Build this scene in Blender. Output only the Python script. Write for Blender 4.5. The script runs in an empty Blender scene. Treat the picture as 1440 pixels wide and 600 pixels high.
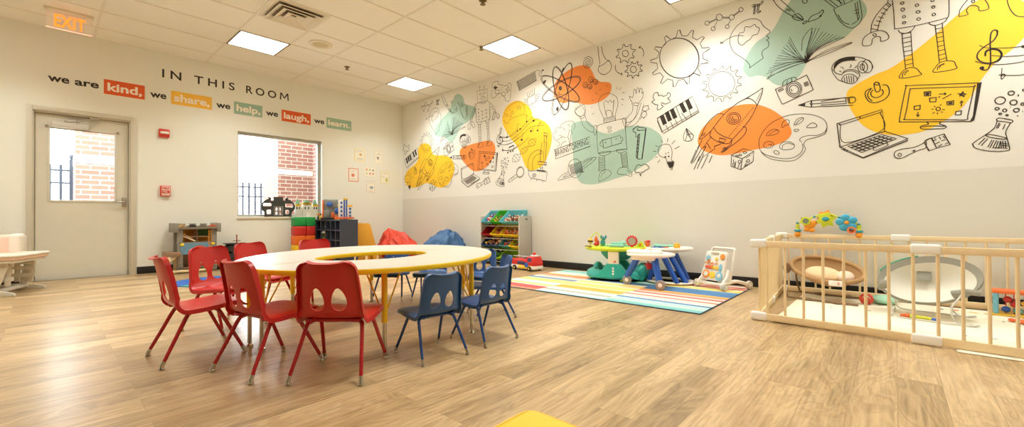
import bpy, bmesh, math, random
from mathutils import Vector, Matrix, Euler
from math import sin, cos, pi, radians, hypot, atan2
random.seed(7)
sc = bpy.context.scene
COL = sc.collection

# ------------------------------------------------------------------ helpers
def lin(c):
    return tuple((x/12.92 if x <= .04045 else ((x+.055)/1.055)**2.4) for x in (v/255. for v in c))

MATS = {}
def pm(name, rgb, rough=.5, metal=0., bump=0., bscale=60., var=.04, vscale=8., spec=.5, emit=0., coat=0., sheen=0.):
    """procedural principled material: colour with a soft noise variation and an optional noise bump"""
    if name in MATS: return MATS[name]
    m = bpy.data.materials.new(name); m.use_nodes = True
    nt = m.node_tree; b = nt.nodes['Principled BSDF']
    c = lin(rgb)
    tc = nt.nodes.new('ShaderNodeTexCoord')
    n = nt.nodes.new('ShaderNodeTexNoise'); n.inputs['Scale'].default_value = vscale; n.inputs['Detail'].default_value = 3
    nt.links.new(tc.outputs['Object'], n.inputs['Vector'])
    r = nt.nodes.new('ShaderNodeMix'); r.data_type = 'RGBA'
    r.inputs[6].default_value = (*[x*(1-var) for x in c], 1); r.inputs[7].default_value = (*[min(1, x*(1+var)) for x in c], 1)
    nt.links.new(n.outputs['Fac'], r.inputs[0]); nt.links.new(r.outputs[2], b.inputs['Base Color'])
    b.inputs['Roughness'].default_value = rough; b.inputs['Metallic'].default_value = metal
    b.inputs['Specular IOR Level'].default_value = spec
    if coat: b.inputs['Coat Weight'].default_value = coat
    if sheen: b.inputs['Sheen Weight'].default_value = sheen
    if emit:
        nt.links.new(r.outputs[2], b.inputs['Emission Color']); b.inputs['Emission Strength'].default_value = emit
    if bump:
        n2 = nt.nodes.new('ShaderNodeTexNoise'); n2.inputs['Scale'].default_value = bscale; n2.inputs['Detail'].default_value = 4
        nt.links.new(tc.outputs['Object'], n2.inputs['Vector'])
        bp = nt.nodes.new('ShaderNodeBump'); bp.inputs['Strength'].default_value = bump; bp.inputs['Distance'].default_value = .01
        nt.links.new(n2.outputs['Fac'], bp.inputs['Height']); nt.links.new(bp.outputs['Normal'], b.inputs['Normal'])
    MATS[name] = m
    return m

def obj(name, bm, mat, parent=None, angle=40, loc=None, rot=None):
    me = bpy.data.meshes.new(name)
    bmesh.ops.recalc_face_normals(bm, faces=bm.faces[:])
    bm.to_mesh(me); bm.free()
    for m in (mat if isinstance(mat, (list, tuple)) else [mat]): me.materials.append(m)
    for p in me.polygons: p.use_smooth = True
    try: me.set_sharp_from_angle(angle=radians(angle))
    except Exception: pass
    o = bpy.data.objects.new(name, me); COL.objects.link(o)
    if parent: o.parent = parent
    if loc: o.location = loc
    if rot: o.rotation_euler = rot
    return o

def tag(o, label=None, cat=None, group=None, kind=None):
    if label: o['label'] = label
    if cat: o['category'] = cat
    if group: o['group'] = group
    if kind: o['kind'] = kind
    return o

def thing(name, label, cat, loc=(0, 0, 0), rotz=0, group=None):
    o = bpy.data.objects.new(name, None); COL.objects.link(o)
    o.empty_display_size = .1; o.location = loc; o.rotation_euler = (0, 0, rotz)
    return tag(o, label, cat, group)

def dup(root, loc, rotz, label=None):
    r = root.copy(); COL.objects.link(r); r.location = loc; r.rotation_euler = (0, 0, rotz)
    if label: r['label'] = label
    for ch in list(root.children):
        c = ch.copy(); COL.objects.link(c); c.parent = r
        for g in list(ch.children):
            d = g.copy(); COL.objects.link(d); d.parent = c
    return r

def B(): return bmesh.new()
I4 = Matrix.Identity(4)
def T(x, y, z): return Matrix.Translation((x, y, z))
def RZ(a): return Matrix.Rotation(a, 4, 'Z')
def RX(a): return Matrix.Rotation(a, 4, 'X')
def RY(a): return Matrix.Rotation(a, 4, 'Y')

def merge(bm, tmp, mx=None, mi=0):
    if mx is not None: bmesh.ops.transform(tmp, matrix=mx, verts=tmp.verts[:])
    vm = {v: bm.verts.new(v.co) for v in tmp.verts}
    for f in tmp.faces:
        try:
            nf = bm.faces.new([vm[v] for v in f.verts]); nf.material_index = mi
        except ValueError: pass
    tmp.free()
    return bm

def box(bm, lo, hi, bev=0., seg=2, mx=None, mi=0):
    t = B(); bmesh.ops.create_cube(t, size=1)
    s = [hi[i]-lo[i] for i in range(3)]
    bmesh.ops.transform(t, matrix=T(*[(hi[i]+lo[i])/2 for i in range(3)]) @ Matrix.Diagonal((*s, 1)), verts=t.verts[:])
    if bev: bmesh.ops.bevel(t, geom=t.edges[:], offset=min(bev, min(s)*.49), segments=seg, profile=.5, affect='EDGES')
    return merge(bm, t, mx, mi)

def cbox(bm, c, s, bev=0., seg=2, mx=None, mi=0):
    return box(bm, [c[i]-s[i]/2 for i in range(3)], [c[i]+s[i]/2 for i in range(3)], bev, seg, mx, mi)

def cat_rom(pts, n=6, closed=False):
    P = [Vector(p) for p in pts]; N = len(P); out = []
    if N < 3: return P
    rng = range(N) if closed else range(N-1)
    for i in rng:
        p0 = P[(i-1) % N] if (closed or i > 0) else P[0]*2-P[1]
        p1 = P[i]; p2 = P[(i+1) % N]
        p3 = P[(i+2) % N] if (closed or i+2 < N) else p2*2-p1
        for k in range(n):
            t = k/n
            out.append(.5*((2*p1)+(p2-p0)*t+(2*p0-5*p1+4*p2-p3)*t*t+(3*p1-p0-3*p2+p3)*t**3))
    if not closed: out.append(P[-1])
    return out

def tube(bm, pts, r, n=10, closed=False, mx=None, mi=0, smooth=0):
    if smooth: pts = cat_rom(pts, smooth, closed)
    P = [Vector(p) for p in pts]; N = len(P)
    if not hasattr(r, '__len__'): R = [r]*N
    elif len(r) == N: R = list(r)
    else: R = [r[0]+(r[-1]-r[0])*i/(N-1) for i in range(N)]
    t = B(); rings = []; nrm = None
    for i in range(N):
        a = P[(i-1) % N] if (closed or i > 0) else P[i]; b = P[(i+1) % N] if (closed or i < N-1) else P[i]
        d = (b-a); d = d.normalized() if d.length > 1e-9 else Vector((0, 0, 1))
        if nrm is None:
            nrm = Vector((0, 0, 1)).cross(d)
            if nrm.length < .05: nrm = Vector((0, 1, 0)).cross(d)
        nrm = (nrm-d*nrm.dot(d)); nrm = nrm.normalized() if nrm.length > 1e-9 else d.orthogonal().normalized()
        bi = d.cross(nrm)
        rings.append([t.verts.new(P[i]+R[i]*(nrm*cos(2*pi*k/n)+bi*sin(2*pi*k/n))) for k in range(n)])
    for i in range(N if closed else N-1):
        a, b = rings[i], rings[(i+1) % N]
        for k in range(n): t.faces.new([a[k], a[(k+1) % n], b[(k+1) % n], b[k]])
    if not closed:
        t.faces.new(rings[0][::-1]); t.faces.new(rings[-1])
    return merge(bm, t, mx, mi)

def lathe(bm, prof, n=24, mx=None, mi=0):
    """prof: (radius, z) list; closed at the ends when the radius is 0"""
    t = B(); rings = []
    for r, z in prof:
        if r < 1e-6: rings.append([t.verts.new((0, 0, z))])
        else: rings.append([t.verts.new((r*cos(2*pi*k/n), r*sin(2*pi*k/n), z)) for k in range(n)])
    for a, b in zip(rings, rings[1:]):
        for k in range(n):
            q = []
            for v in ([a[0]] if len(a) == 1 else [a[k], a[(k+1) % n]]) + ([b[0]] if len(b) == 1 else [b[(k+1) % n], b[k]]): q.append(v)
            if len(q) >= 3: t.faces.new(q)
    for rg in (rings[0], rings[-1]):
        if len(rg) > 1: t.faces.new(rg)
    return merge(bm, t, mx, mi)

def cyl(bm, r, z0, z1, n=20, bev=0., mx=None, mi=0):
    b = min(bev, r*.5, (z1-z0)*.45)
    pr = [(r, z0), (r, z1)] if not b else [(r-b, z0), (r-b*.3, z0+b*.3), (r, z0+b), (r, z1-b), (r-b*.3, z1-b*.3), (r-b, z1)]
    return lathe(bm, pr, n, mx, mi)

def ball(bm, c, r, n=14, mx=None, mi=0):
    r = r if hasattr(r, '__len__') else (r, r, r)
    t = B(); bmesh.ops.create_uvsphere(t, u_segments=n, v_segments=max(6, n*2//3), radius=1)
    m = T(*c) @ Matrix.Diagonal((*r, 1))
    return merge(bm, t, (mx @ m) if mx is not None else m, mi)

def prism(bm, poly, h, mx=None, bev=0., mi=0, z0=0.):
    """2D outline extruded from z0 to z0+h"""
    t = B()
    vs = [t.verts.new((p[0], p[1], z0)) for p in poly]
    f = t.faces.new(vs)
    if f.normal.z > 0: f.normal_flip()
    top = bmesh.ops.extrude_face_region(t, geom=[f])
    bmesh.ops.translate(t, vec=(0, 0, h), verts=[g for g in top['geom'] if isinstance(g, bmesh.types.BMVert)])
    if bev:
        t.normal_update()
        ed = [e for e in t.edges if abs(e.verts[0].co.z-e.verts[1].co.z) < 1e-7]
        bmesh.ops.bevel(t, geom=ed, offset=bev, segments=2, profile=.5, affect='EDGES')
    bmesh.ops.triangulate(t, faces=[q for q in t.faces if len(q.verts) > 4])
    return merge(bm, t, mx, mi)

def rrect(w, h, r, n=5, cx=0, cy=0):
    out = []
    for sx, sy, a0 in ((1, 1, 0), (-1, 1, 90), (-1, -1, 180), (1, -1, 270)):
        for k in range(n+1):
            a = radians(a0+90*k/n); out.append((cx+sx*(w/2-r)+r*cos(a), cy+sy*(h/2-r)+r*sin(a)))
    return out
def ell(rx, ry, n=32, cx=0, cy=0, rot=0):
    return [(cx+rx*cos(t)*cos(rot)-ry*sin(t)*sin(rot), cy+rx*cos(t)*sin(rot)+ry*sin(t)*cos(rot)) for t in (2*pi*k/n for k in range(n))]

def text_bm(s, size, bold=0., spacing=1., align='LEFT', depth=.0015):
    c = bpy.data.curves.new('txt', 'FONT'); c.body = s; c.size = size; c.offset = bold; c.space_character = spacing
    c.extrude = depth; c.align_x = align; c.resolution_u = 4
    o = bpy.data.objects.new('txt', c); COL.objects.link(o)
    dg = bpy.context.evaluated_depsgraph_get()
    me = bpy.data.meshes.new_from_object(o.evaluated_get(dg))
    b = B(); b.from_mesh(me)
    bpy.data.objects.remove(o); bpy.data.curves.remove(c); bpy.data.meshes.remove(me)
    return b
def fit_text(s, w, h, bold=0., spacing=1., depth=.0015):
    """text scaled to a box w x h, lower left at the origin"""
    b = text_bm(s, 1., bold, spacing, depth=depth)
    xs = [v.co.x for v in b.verts]; ys = [v.co.y for v in b.verts]
    x0, x1, y0, y1 = min(xs), max(xs), min(ys), max(ys)
    for v in b.verts: v.co = Vector(((v.co.x-x0)*w/(x1-x0), (v.co.y-y0)*h/(y1-y0), v.co.z))
    return b
WL = Matrix(((1, 0, 0, 0), (0, 0, -1, 0), (0, 1, 0, 0), (0, 0, 0, 1)))      # flat drawing -> wall_left  (x right, y up, z out)
WR = Matrix(((0, 0, -1, 0), (-1, 0, 0, 0), (0, 1, 0, 0), (0, 0, 0, 1)))     # flat drawing -> wall_right

# ------------------------------------------------------------------ camera
F, AZ, PITCH, ROLL = 597.4, 0.7339715, -0.0073102, -0.0049
CAM = Vector((-5.16388, -7.79861, .770425)); H = 3.15165; GX, GY, S2 = -3.48448, -2.27209, .6096
fw = Vector((cos(AZ)*cos(PITCH), sin(AZ)*cos(PITCH), -sin(PITCH)))
rt = Vector((sin(AZ), -cos(AZ), 0)); upv = rt.cross(fw)
R2 = rt*cos(ROLL)+upv*sin(ROLL); U2 = -rt*sin(ROLL)+upv*cos(ROLL)
cd = bpy.data.cameras.new('camera'); cam = bpy.data.objects.new('camera', cd); COL.objects.link(cam)
cd.sensor_width = 36; cd.lens = F/1440*36; cd.clip_start = .05
cam.matrix_world = Matrix(((R2.x, U2.x, -fw.x, CAM.x), (R2.y, U2.y, -fw.y, CAM.y), (R2.z, U2.z, -fw.z, CAM.z), (0, 0, 0, 1)))
sc.camera = cam
def ray(x, y): return fw+R2*((x-720)/F)-U2*((y-300)/F)
def onR(x, y):                                                          # measured point on wall_right -> (flat x, flat y)
    d = ray(x, y); p = CAM+d*((0-CAM.x)/d.x); return (-p.y, p.z)
def onL(x, y):
    d = ray(x, y); p = CAM+d*((0-CAM.y)/d.y); return (p.x, p.z)

# ------------------------------------------------------------------ view / world
sc.view_settings.view_transform = 'Standard'; sc.view_settings.look = 'None'
sc.view_settings.gamma = 1; sc.view_settings.use_curve_mapping = False
sc.view_settings.exposure = EXPOSURE = 0.42
w = bpy.data.worlds.new('sky'); sc.world = w; w.use_nodes = True
nt = w.node_tree; bg = nt.nodes['Background']
sky = nt.nodes.new('ShaderNodeTexSky'); sky.sky_type = 'HOSEK_WILKIE'; sky.turbidity = 8; sky.ground_albedo = .5
sky.sun_direction = (.3, -.5, .8)
mx = nt.nodes.new('ShaderNodeMix'); mx.data_type = 'RGBA'; mx.inputs[0].default_value = .85
nt.links.new(sky.outputs[0], mx.inputs[6]); mx.inputs[7].default_value = (.93, .97, 1.0, 1)
nt.links.new(mx.outputs[2], bg.inputs[0]); bg.inputs[1].default_value = 11.0
cy = sc.cycles
cy.max_bounces = 8; cy.diffuse_bounces = 6; cy.glossy_bounces = 3; cy.transmission_bounces = 4; cy.transparent_max_bounces = 8
cy.use_denoising = True; cy.sample_clamp_indirect = 20; cy.caustics_reflective = False; cy.caustics_refractive = False

# ------------------------------------------------------------------ materials
WHITE = pm('white_plastic', (238, 235, 228), .4)
CHROME = pm('chrome', (205, 200, 190), .18, 1., var=.02)
INK = pm('mural_ink', (52, 42, 34), .7)
INKG = pm('mural_ink_fine', (78, 70, 60), .7)
BLACK = pm('black_vinyl', (22, 22, 20), .5)
RED = pm('red_plastic', (196, 38, 36), .32, bump=.06, bscale=350)
BLUE = pm('navy_plastic', (42, 88, 148), .34, bump=.06, bscale=350)
REDM = pm('red_painted_steel', (178, 26, 34), .25, coat=.3)
BLUEM = pm('blue_painted_steel', (30, 72, 140), .25, coat=.3)
YEL = pm('yellow_edge', (255, 212, 26), .35)
YELM = pm('yellow_painted_steel', (255, 206, 34), .3)
WOOD = pm('pale_wood', (238, 214, 170), .45, var=.08, vscale=14)

def wood_floor():
    m = bpy.data.materials.new('oak_plank_floor'); m.use_nodes = True; nt = m.node_tree; b = nt.nodes['Principled BSDF']; L = nt.links.new
    g = nt.nodes.new('ShaderNodeNewGeometry')
    br = nt.nodes.new('ShaderNodeTexBrick'); br.offset = .37; br.offset_frequency = 2
    br.inputs['Color1'].default_value = (0, 0, 0, 1); br.inputs['Color2'].default_value = (1, 1, 1, 1); br.inputs['Mortar'].default_value = (.5, .5, .5, 1)
    br.inputs['Scale'].default_value = 1; br.inputs['Brick Width'].default_value = 1.22; br.inputs['Row Height'].default_value = .15
    br.inputs['Mortar Size'].default_value = .0012; br.inputs['Mortar Smooth'].default_value = .6; br.inputs['Bias'].default_value = 0
    L(g.outputs['Position'], br.inputs['Vector'])
    # per plank shift of the grain
    mp = nt.nodes.new('ShaderNodeMapping'); mp.inputs['Scale'].default_value = (.7, 3.2, 1)
    sh = nt.nodes.new('ShaderNodeVectorMath'); sh.operation = 'MULTIPLY_ADD'
    sh.inputs[1].default_value = (37, 11, 5); L(br.outputs['Color'], sh.inputs[0]); L(g.outputs['Position'], sh.inputs[2])
    L(sh.outputs[0], mp.inputs['Vector'])
    n1 = nt.nodes.new('ShaderNodeTexNoise'); n1.inputs['Scale'].default_value = 2.2; n1.inputs['Detail'].default_value = 5; n1.inputs['Distortion'].default_value = 1.6
    L(mp.outputs[0], n1.inputs['Vector'])
    wv = nt.nodes.new('ShaderNodeMath'); wv.operation = 'MULTIPLY'; wv.inputs[1].default_value = 42; L(n1.outputs['Fac'], wv.inputs[0])
    sn = nt.nodes.new('ShaderNodeMath'); sn.operation = 'SINE'; L(wv.outputs[0], sn.inputs[0])
    mp2 = nt.nodes.new('ShaderNodeMapping'); mp2.inputs['Scale'].default_value = (1.6, 38, 1); L(sh.outputs[0], mp2.inputs['Vector'])
    n2 = nt.nodes.new('ShaderNodeTexNoise'); n2.inputs['Scale'].default_value = 2; n2.inputs['Detail'].default_value = 4; L(mp2.outputs[0], n2.inputs['Vector'])
    a1 = nt.nodes.new('ShaderNodeMath'); a1.operation = 'MULTIPLY_ADD'; a1.inputs[1].default_value = .05; L(sn.outputs[0], a1.inputs[0]); f2 = nt.nodes.new('ShaderNodeMath'); f2.operation = 'MULTIPLY'; f2.inputs[1].default_value = .42; L(n2.outputs['Fac'], f2.inputs[0]); L(f2.outputs[0], a1.inputs[2])
    mp3 = nt.nodes.new('ShaderNodeMapping'); mp3.inputs['Scale'].default_value = (.5, 2.4, 1); L(sh.outputs[0], mp3.inputs['Vector'])
    n3 = nt.nodes.new('ShaderNodeTexNoise'); n3.inputs['Scale'].default_value = 2; n3.inputs['Detail'].default_value = 2; L(mp3.outputs[0], n3.inputs['Vector'])
    a2 = nt.nodes.new('ShaderNodeMath'); a2.operation = 'MULTIPLY_ADD'; a2.inputs[1].default_value = .5; L(n3.outputs['Fac'], a2.inputs[0]); L(a1.outputs[0], a2.inputs[2])
    sp = nt.nodes.new('ShaderNodeSeparateColor'); L(br.outputs['Color'], sp.inputs[0])
    a3 = nt.nodes.new('ShaderNodeMath'); a3.operation = 'MULTIPLY_ADD'; a3.inputs[1].default_value = .16; L(sp.outputs[0], a3.inputs[0]); L(a2.outputs[0], a3.inputs[2])
    cr = nt.nodes.new('ShaderNodeValToRGB'); L(a3.outputs[0], cr.inputs[0])
    e = cr.color_ramp.elements; e[0].position = .3; e[0].color = (*lin((134, 109, 76)), 1); e[1].position = .85; e[1].color = (*lin((224, 199, 157)), 1)
    k = cr.color_ramp.elements.new(.5); k.color = (*lin((177, 148, 107)), 1)
    k = cr.color_ramp.elements.new(.66); k.color = (*lin((204, 175, 131)), 1)
    dk = nt.nodes.new('ShaderNodeMix'); dk.data_type = 'RGBA'; dk.inputs[7].default_value = (*lin((120, 92, 62)), 1)
    mf = nt.nodes.new('ShaderNodeMath'); mf.operation = 'MULTIPLY'; mf.inputs[1].default_value = .55; L(br.outputs['Fac'], mf.inputs[0])
    L(mf.outputs[0], dk.inputs[0]); L(cr.outputs[0], dk.inputs[6]); L(dk.outputs[2], b.inputs['Base Color'])
    b.inputs['Roughness'].default_value = .3; b.inputs['Specular IOR Level'].default_value = .55
    hs = nt.nodes.new('ShaderNodeMath'); hs.operation = 'MULTIPLY_ADD'; hs.inputs[1].default_value = -1.2; L(br.outputs['Fac'], hs.inputs[0]); L(n2.outputs['Fac'], hs.inputs[2])
    bp = nt.nodes.new('ShaderNodeBump'); bp.inputs['Strength'].default_value = .16; bp.inputs['Distance'].default_value = .003
    L(hs.outputs[0], bp.inputs['Height']); L(bp.outputs['Normal'], b.inputs['Normal'])
    return m

def two_tone():
    m = pm('wall_paint_two_tone', (235, 230, 218), .38, bump=.05, bscale=120, var=.01)
    nt = m.node_tree; b = nt.nodes['Principled BSDF']
    g = nt.nodes.new('ShaderNodeNewGeometry'); s = nt.nodes.new('ShaderNodeSeparateXYZ'); nt.links.new(g.outputs['Position'], s.inputs[0])
    gt = nt.nodes.new('ShaderNodeMath'); gt.operation = 'GREATER_THAN'; gt.inputs[1].default_value = 1.148; nt.links.new(s.outputs['Z'], gt.inputs[0])
    mxx = nt.nodes.new('ShaderNodeMix'); mxx.data_type = 'RGBA'
    mxx.inputs[6].default_value = (*lin((227, 225, 216)), 1); mxx.inputs[7].default_value = (*lin((238, 237, 230)), 1)
    nt.links.new(gt.outputs[0], mxx.inputs[0]); nt.links.new(mxx.outputs[2], b.inputs['Base Color'])
    return m

def brick_mat():
    m = bpy.data.materials.new('red_brick'); m.use_nodes = True; nt = m.node_tree; b = nt.nodes['Principled BSDF']; L = nt.links.new
    tc = nt.nodes.new('ShaderNodeNewGeometry'); s = nt.nodes.new('ShaderNodeSeparateXYZ'); L(tc.outputs['Position'], s.inputs[0])
    ad = nt.nodes.new('ShaderNodeMath'); L(s.outputs['X'], ad.inputs[0]); L(s.outputs['Y'], ad.inputs[1])
    cb = nt.nodes.new('ShaderNodeCombineXYZ'); L(ad.outputs[0], cb.inputs['X']); L(s.outputs['Z'], cb.inputs['Y'])
    br = nt.nodes.new('ShaderNodeTexBrick'); L(cb.outputs[0], br.inputs['Vector'])
    br.inputs['Scale'].default_value = 1; br.inputs['Brick Width'].default_value = .21; br.inputs['Row Height'].default_value = .076; br.inputs['Mortar Size'].default_value = .007
    br.inputs['Color1'].default_value = (*lin((142, 98, 88)), 1); br.inputs['Color2'].default_value = (*lin((152, 108, 96)), 1); br.inputs['Mortar'].default_value = (*lin((200, 190, 180)), 1)
    L(br.outputs['Color'], b.inputs['Base Color']); b.inputs['Roughness'].default_value = .85
    return m

def glass_mat():
    m = bpy.data.materials.new('window_glass'); m.use_nodes = True; nt = m.node_tree; nt.nodes.clear(); L = nt.links.new
    o = nt.nodes.new('ShaderNodeOutputMaterial'); mxs = nt.nodes.new('ShaderNodeMixShader')
    t = nt.nodes.new('ShaderNodeBsdfTransparent'); t.inputs[0].default_value = (.95, .98, .97, 1)
    g = nt.nodes.new('ShaderNodeBsdfGlossy'); g.inputs['Roughness'].default_value = .03
    fr = nt.nodes.new('ShaderNodeFresnel'); fr.inputs[0].default_value = 1.3
    L(fr.outputs[0], mxs.inputs[0]); L(t.outputs[0], mxs.inputs[1]); L(g.outputs[0], mxs.inputs[2]); L(mxs.outputs[0], o.inputs[0])
    return m
GLASS = glass_mat(); BRICK = brick_mat(); FLOORM = wood_floor()
WALLR = two_tone()
WALLL = pm('wall_paint_greige', (236, 236, 226), .42, bump=.05, bscale=120, var=.01)
WALLB = pm('wall_paint_low_fill', (196, 192, 182), .5, var=.01)  # unseen walls: paint toned down to cut fill light on the chair backs
CEIL = pm('ceiling_tile', (246, 244, 236), .9, bump=.25, bscale=160, var=.03, vscale=90)
GRID = pm('ceiling_grid_metal', (238, 233, 222), .5)
FRAME = pm('putty_painted_steel', (206, 200, 182), .4)
DOORM = pm('putty_door_paint', (216, 212, 196), .4)
ALU = pm('window_aluminium', (206, 210, 206), .35, .3)
LIGHT = pm('light_diffuser', (255, 246, 232), .5, emit=3., var=0)

# ------------------------------------------------------------------ setting
X0, Y0 = -8.6, -10.6
def struct(name, bm, m, parent=None, kind='structure', **k):
    o = obj(name, bm, m, parent, **k)
    o['kind'] = kind
    return o
struct('floor', box(B(), (X0, Y0, -.1), (0, 0, 0)), FLOORM)
ceil = struct('ceiling', box(B(), (X0, Y0, H), (0, 0, H+.1)), CEIL)
DX0, DX1, DZ = -5.235, -4.345, 2.105           # door opening
WX0, WX1, WZ0, WZ1 = -3.06, -1.715, .79, 2.165   # window opening
b = B()
for x0, x1, z0, z1 in ((X0-.15, DX0, -.1, H), (DX0, DX1, DZ, H), (DX1, WX0, -.1, H), (WX0, WX1, -.1, WZ0), (WX0, WX1, WZ1, H), (WX1, .15, -.1, H)):
    box(b, (x0, 0, z0), (x1, .2, z1))
wall_left = struct('wall_left', b, WALLL)
wall_right = struct('wall_right', box(B(), (0, Y0-.15, -.1), (.15, 0, H)), WALLR)
struct('wall_back', box(B(), (X0-.15, Y0-.15, -.1), (0, Y0, H)), WALLB)
struct('wall_side', box(B(), (X0-.15, Y0, -.1), (X0, 0, H)), WALLB)
b = B()
for x0, x1 in ((X0, -5.3), (-4.275, 0)): box(b, (x0, -.012, 0), (x1, 0, .1), .003)
struct('baseboard_left', b, BLACK)
struct('baseboard_right', box(B(), (-.012, Y0, 0), (0, -.012, .1), .003), BLACK)
# suspended ceiling grid: runners every 1.22 m one way, every .61 m the other, cross tees round the square fittings
b = B()
for i in range(-8, 7, 2):
    x = GX+i*S2
    if X0 < x < 0: box(b, (x-.012, Y0, H-.006), (x+.012, 0, H))
for j in range(-3, 14):
    y = GY-j*S2
    if Y0 < y < 0: box(b, (X0, y-.012, H-.007), (0, y+.012, H))
for i, j in ((1, -2), (1, -1), (1, 0), (5, -2), (5, 2), (5, 6)):
    x = GX+i*S2; y = GY-j*S2
    box(b, (x-.012, y-S2, H-.006), (x+.012, y, H))
struct('grid_runner', b, GRID, ceil)
# ceiling lights: 2 ft square troffers
LAMP_W = 17.5
FRM = pm('troffer_frame', (96, 84, 62), .5)
def light(i, j, label):
    x = GX+i*S2; y = GY-j*S2
    t = thing('ceiling_light', label, 'light', (x+S2/2, y-S2/2, H), 0, 'square ceiling lights')
    b = B(); h = S2/2
    for a in ((-h, -h, -h+.02, h), (h-.02, -h, h, h), (-h, -h, h, -h+.02), (-h, h-.02, h, h)): box(b, (a[0], a[1], -.009), (a[2], a[3], .0), .002)
    obj('light_frame', b, FRM, t)
    obj('diffuser', box(B(), (-h+.018, -h+.018, -.007), (h-.018, h-.018, -.001)), LIGHT, t)
    ld = bpy.data.lights.new('panel_light', 'AREA'); ld.shape = 'SQUARE'; ld.size = .56; ld.energy = LAMP_W; ld.color = (.97, 1.0, .955); ld.spread = radians(128)
    lo = bpy.data.objects.new('panel_light', ld); COL.objects.link(lo); lo.parent = t; lo.location = (0, 0, -.012)
for i, j, l in ((0, -2, 'bright square ceiling light above the painted word list'), (4, -2, 'small bright ceiling light farthest back near the room corner'),
                (4, 2, 'bright square ceiling light in the middle of the ceiling beside the mural wall'), (4, 6, 'ceiling light cut off by the top edge above the big gear drawing'),
                (0, 2, 'square ceiling light over the horseshoe tables'), (0, 6, 'square ceiling light over the open floor'), (-4, -2, 'square ceiling light over the door side'),
                (-4, 2, 'square ceiling light left of the tables'), (-8, -2, 'square ceiling light at the left wall end'), (-8, 2, 'square ceiling light near the side wall'), (4, 10, 'square ceiling light beyond the playpen'), (0, 10, 'square ceiling light at the far back')):
    light(i, j, l)
# air vent in tile (0,0)
vx, vy = GX+S2/2, GY-S2/2
t = thing('air_vent', 'square white ceiling air vent with nested louvre rings', 'vent', (vx, vy, H))
VW = pm('vent_white', (232, 226, 212), .4); VD = pm('vent_throat_shade', (150, 138, 118), .8)
b = B(); h = S2/2-.012
for a in ((-h, -h, -h+.05, h), (h-.05, -h, h, h), (-h+.05, -h, h-.05, -h+.05), (-h+.05, h-.05, h-.05, h)): box(b, (a[0], a[1], -.012), (a[2], a[3], -.001), .003)
obj('vent_frame', b, VW, t)
obj('throat_shade_plate', box(B(), (-h+.04, -h+.04, -.006), (h-.04, h-.04, -.001)), VD, t)  # flat plate: shade of the recess put into its darker colour
for ro, ri in ((.245, .185), (.175, .11), (.1, .03)):
    b = B()
    for (r0, z0), (r1, z1) in zip([(ro, -.04), (ro, -.046), (ro-.008, -.046), (ri, -.012), (ri+.008, -.012)], [(ro, -.046), (ro-.008, -.046), (ri, -.012), (ri+.008, -.012), (ro, -.04)]):
        q0 = [b.verts.new((sx*r0, sy*r0, z0)) for sx, sy in ((-1, -1), (1, -1), (1, 1), (-1, 1))]; q1 = [b.verts.new((sx*r1, sy*r1, z1)) for sx, sy in ((-1, -1), (1, -1), (1, 1), (-1, 1))]
        for k in range(4): b.faces.new([q0[k], q0[(k+1) % 4], q1[(k+1) % 4], q1[k]])
    bmesh.ops.remove_doubles(b, verts=b.verts[:], dist=1e-6)
    obj('louvre', b, VW, t, 20)
# round speaker, sprinklers
t = thing('ceiling_speaker', 'round cream ceiling speaker behind the square air vent', 'speaker', (-2.595, -1.956, H))
CREAM = pm('cream_enamel', (234, 226, 206), .5); GRL = pm('speaker_grille', (216, 204, 172), .7, bump=.5, bscale=900)
obj('rim', lathe(B(), [(.135, 0), (.15, -.004), (.148, -.01), (.105, -.012), (.1, -.006)], 40), CREAM, t)
obj('grille', lathe(B(), [(.1, -.004), (.1, -.009), (.06, -.013), (0, -.014)], 32), GRL, t)
BRASS = pm('dull_brass', (120, 100, 60), .35, .8)
for x, y, l in ((-1.924, -1.374, 'small brass sprinkler head on the ceiling between two lights'), (-1.905, -4.441, 'sprinkler head cut by the top edge of the picture'), (-1.029, -3.506, 'sprinkler head beside the corner of the middle ceiling light')):
    b = lathe(B(), [(.045, 0), (.043, -.004), (.02, -.01), (.012, -.012), (.012, -.035), (.03, -.04), (.03, -.044), (0, -.046)], 16)
    o = obj('ceiling_sprinkler', b, BRASS); o.location = (x, y, H+.001); tag(o, l, 'sprinkler')
# exit sign: clear edge lit panel hung from the ceiling
t = thing('exit_sign', 'clear hanging exit sign with orange letters above the door', 'sign', (-4.95, -.757, H))
CLR = bpy.data.materials.new('clear_acrylic'); CLR.use_nodes = True
n = CLR.node_tree; bs = n.nodes['Principled BSDF']; bs.inputs['Base Color'].default_value = (*lin((255, 240, 230)), 1); bs.inputs['Roughness'].default_value = .1; bs.inputs['Alpha'].default_value = .2
ORG = pm('exit_orange', (255, 130, 40), .5, emit=1.0, var=0); PNK = pm('lit_acrylic_edge', (255, 190, 165), .5, emit=.7, var=0)
obj('housing', box(B(), (-.2, -.035, -.028), (.2, .035, 0), .004), CREAM, t)
obj('panel', box(B(), (-.185, -.004, -.222), (.185, .004, -.028), .001), CLR, t)
obj('lit_edge', box(B(), (-.185, -.005, -.228), (.185, .005, -.221)), PNK, t)
b = fit_text('EXIT', .25, .14, .02, 1.05, .02); bmesh.ops.transform(b, matrix=T(-.12, -.006, -.2) @ WL @ Matrix.Diagonal((1, 1, .1, 1)), verts=b.verts[:])
obj('letters', b, ORG, t)

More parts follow.
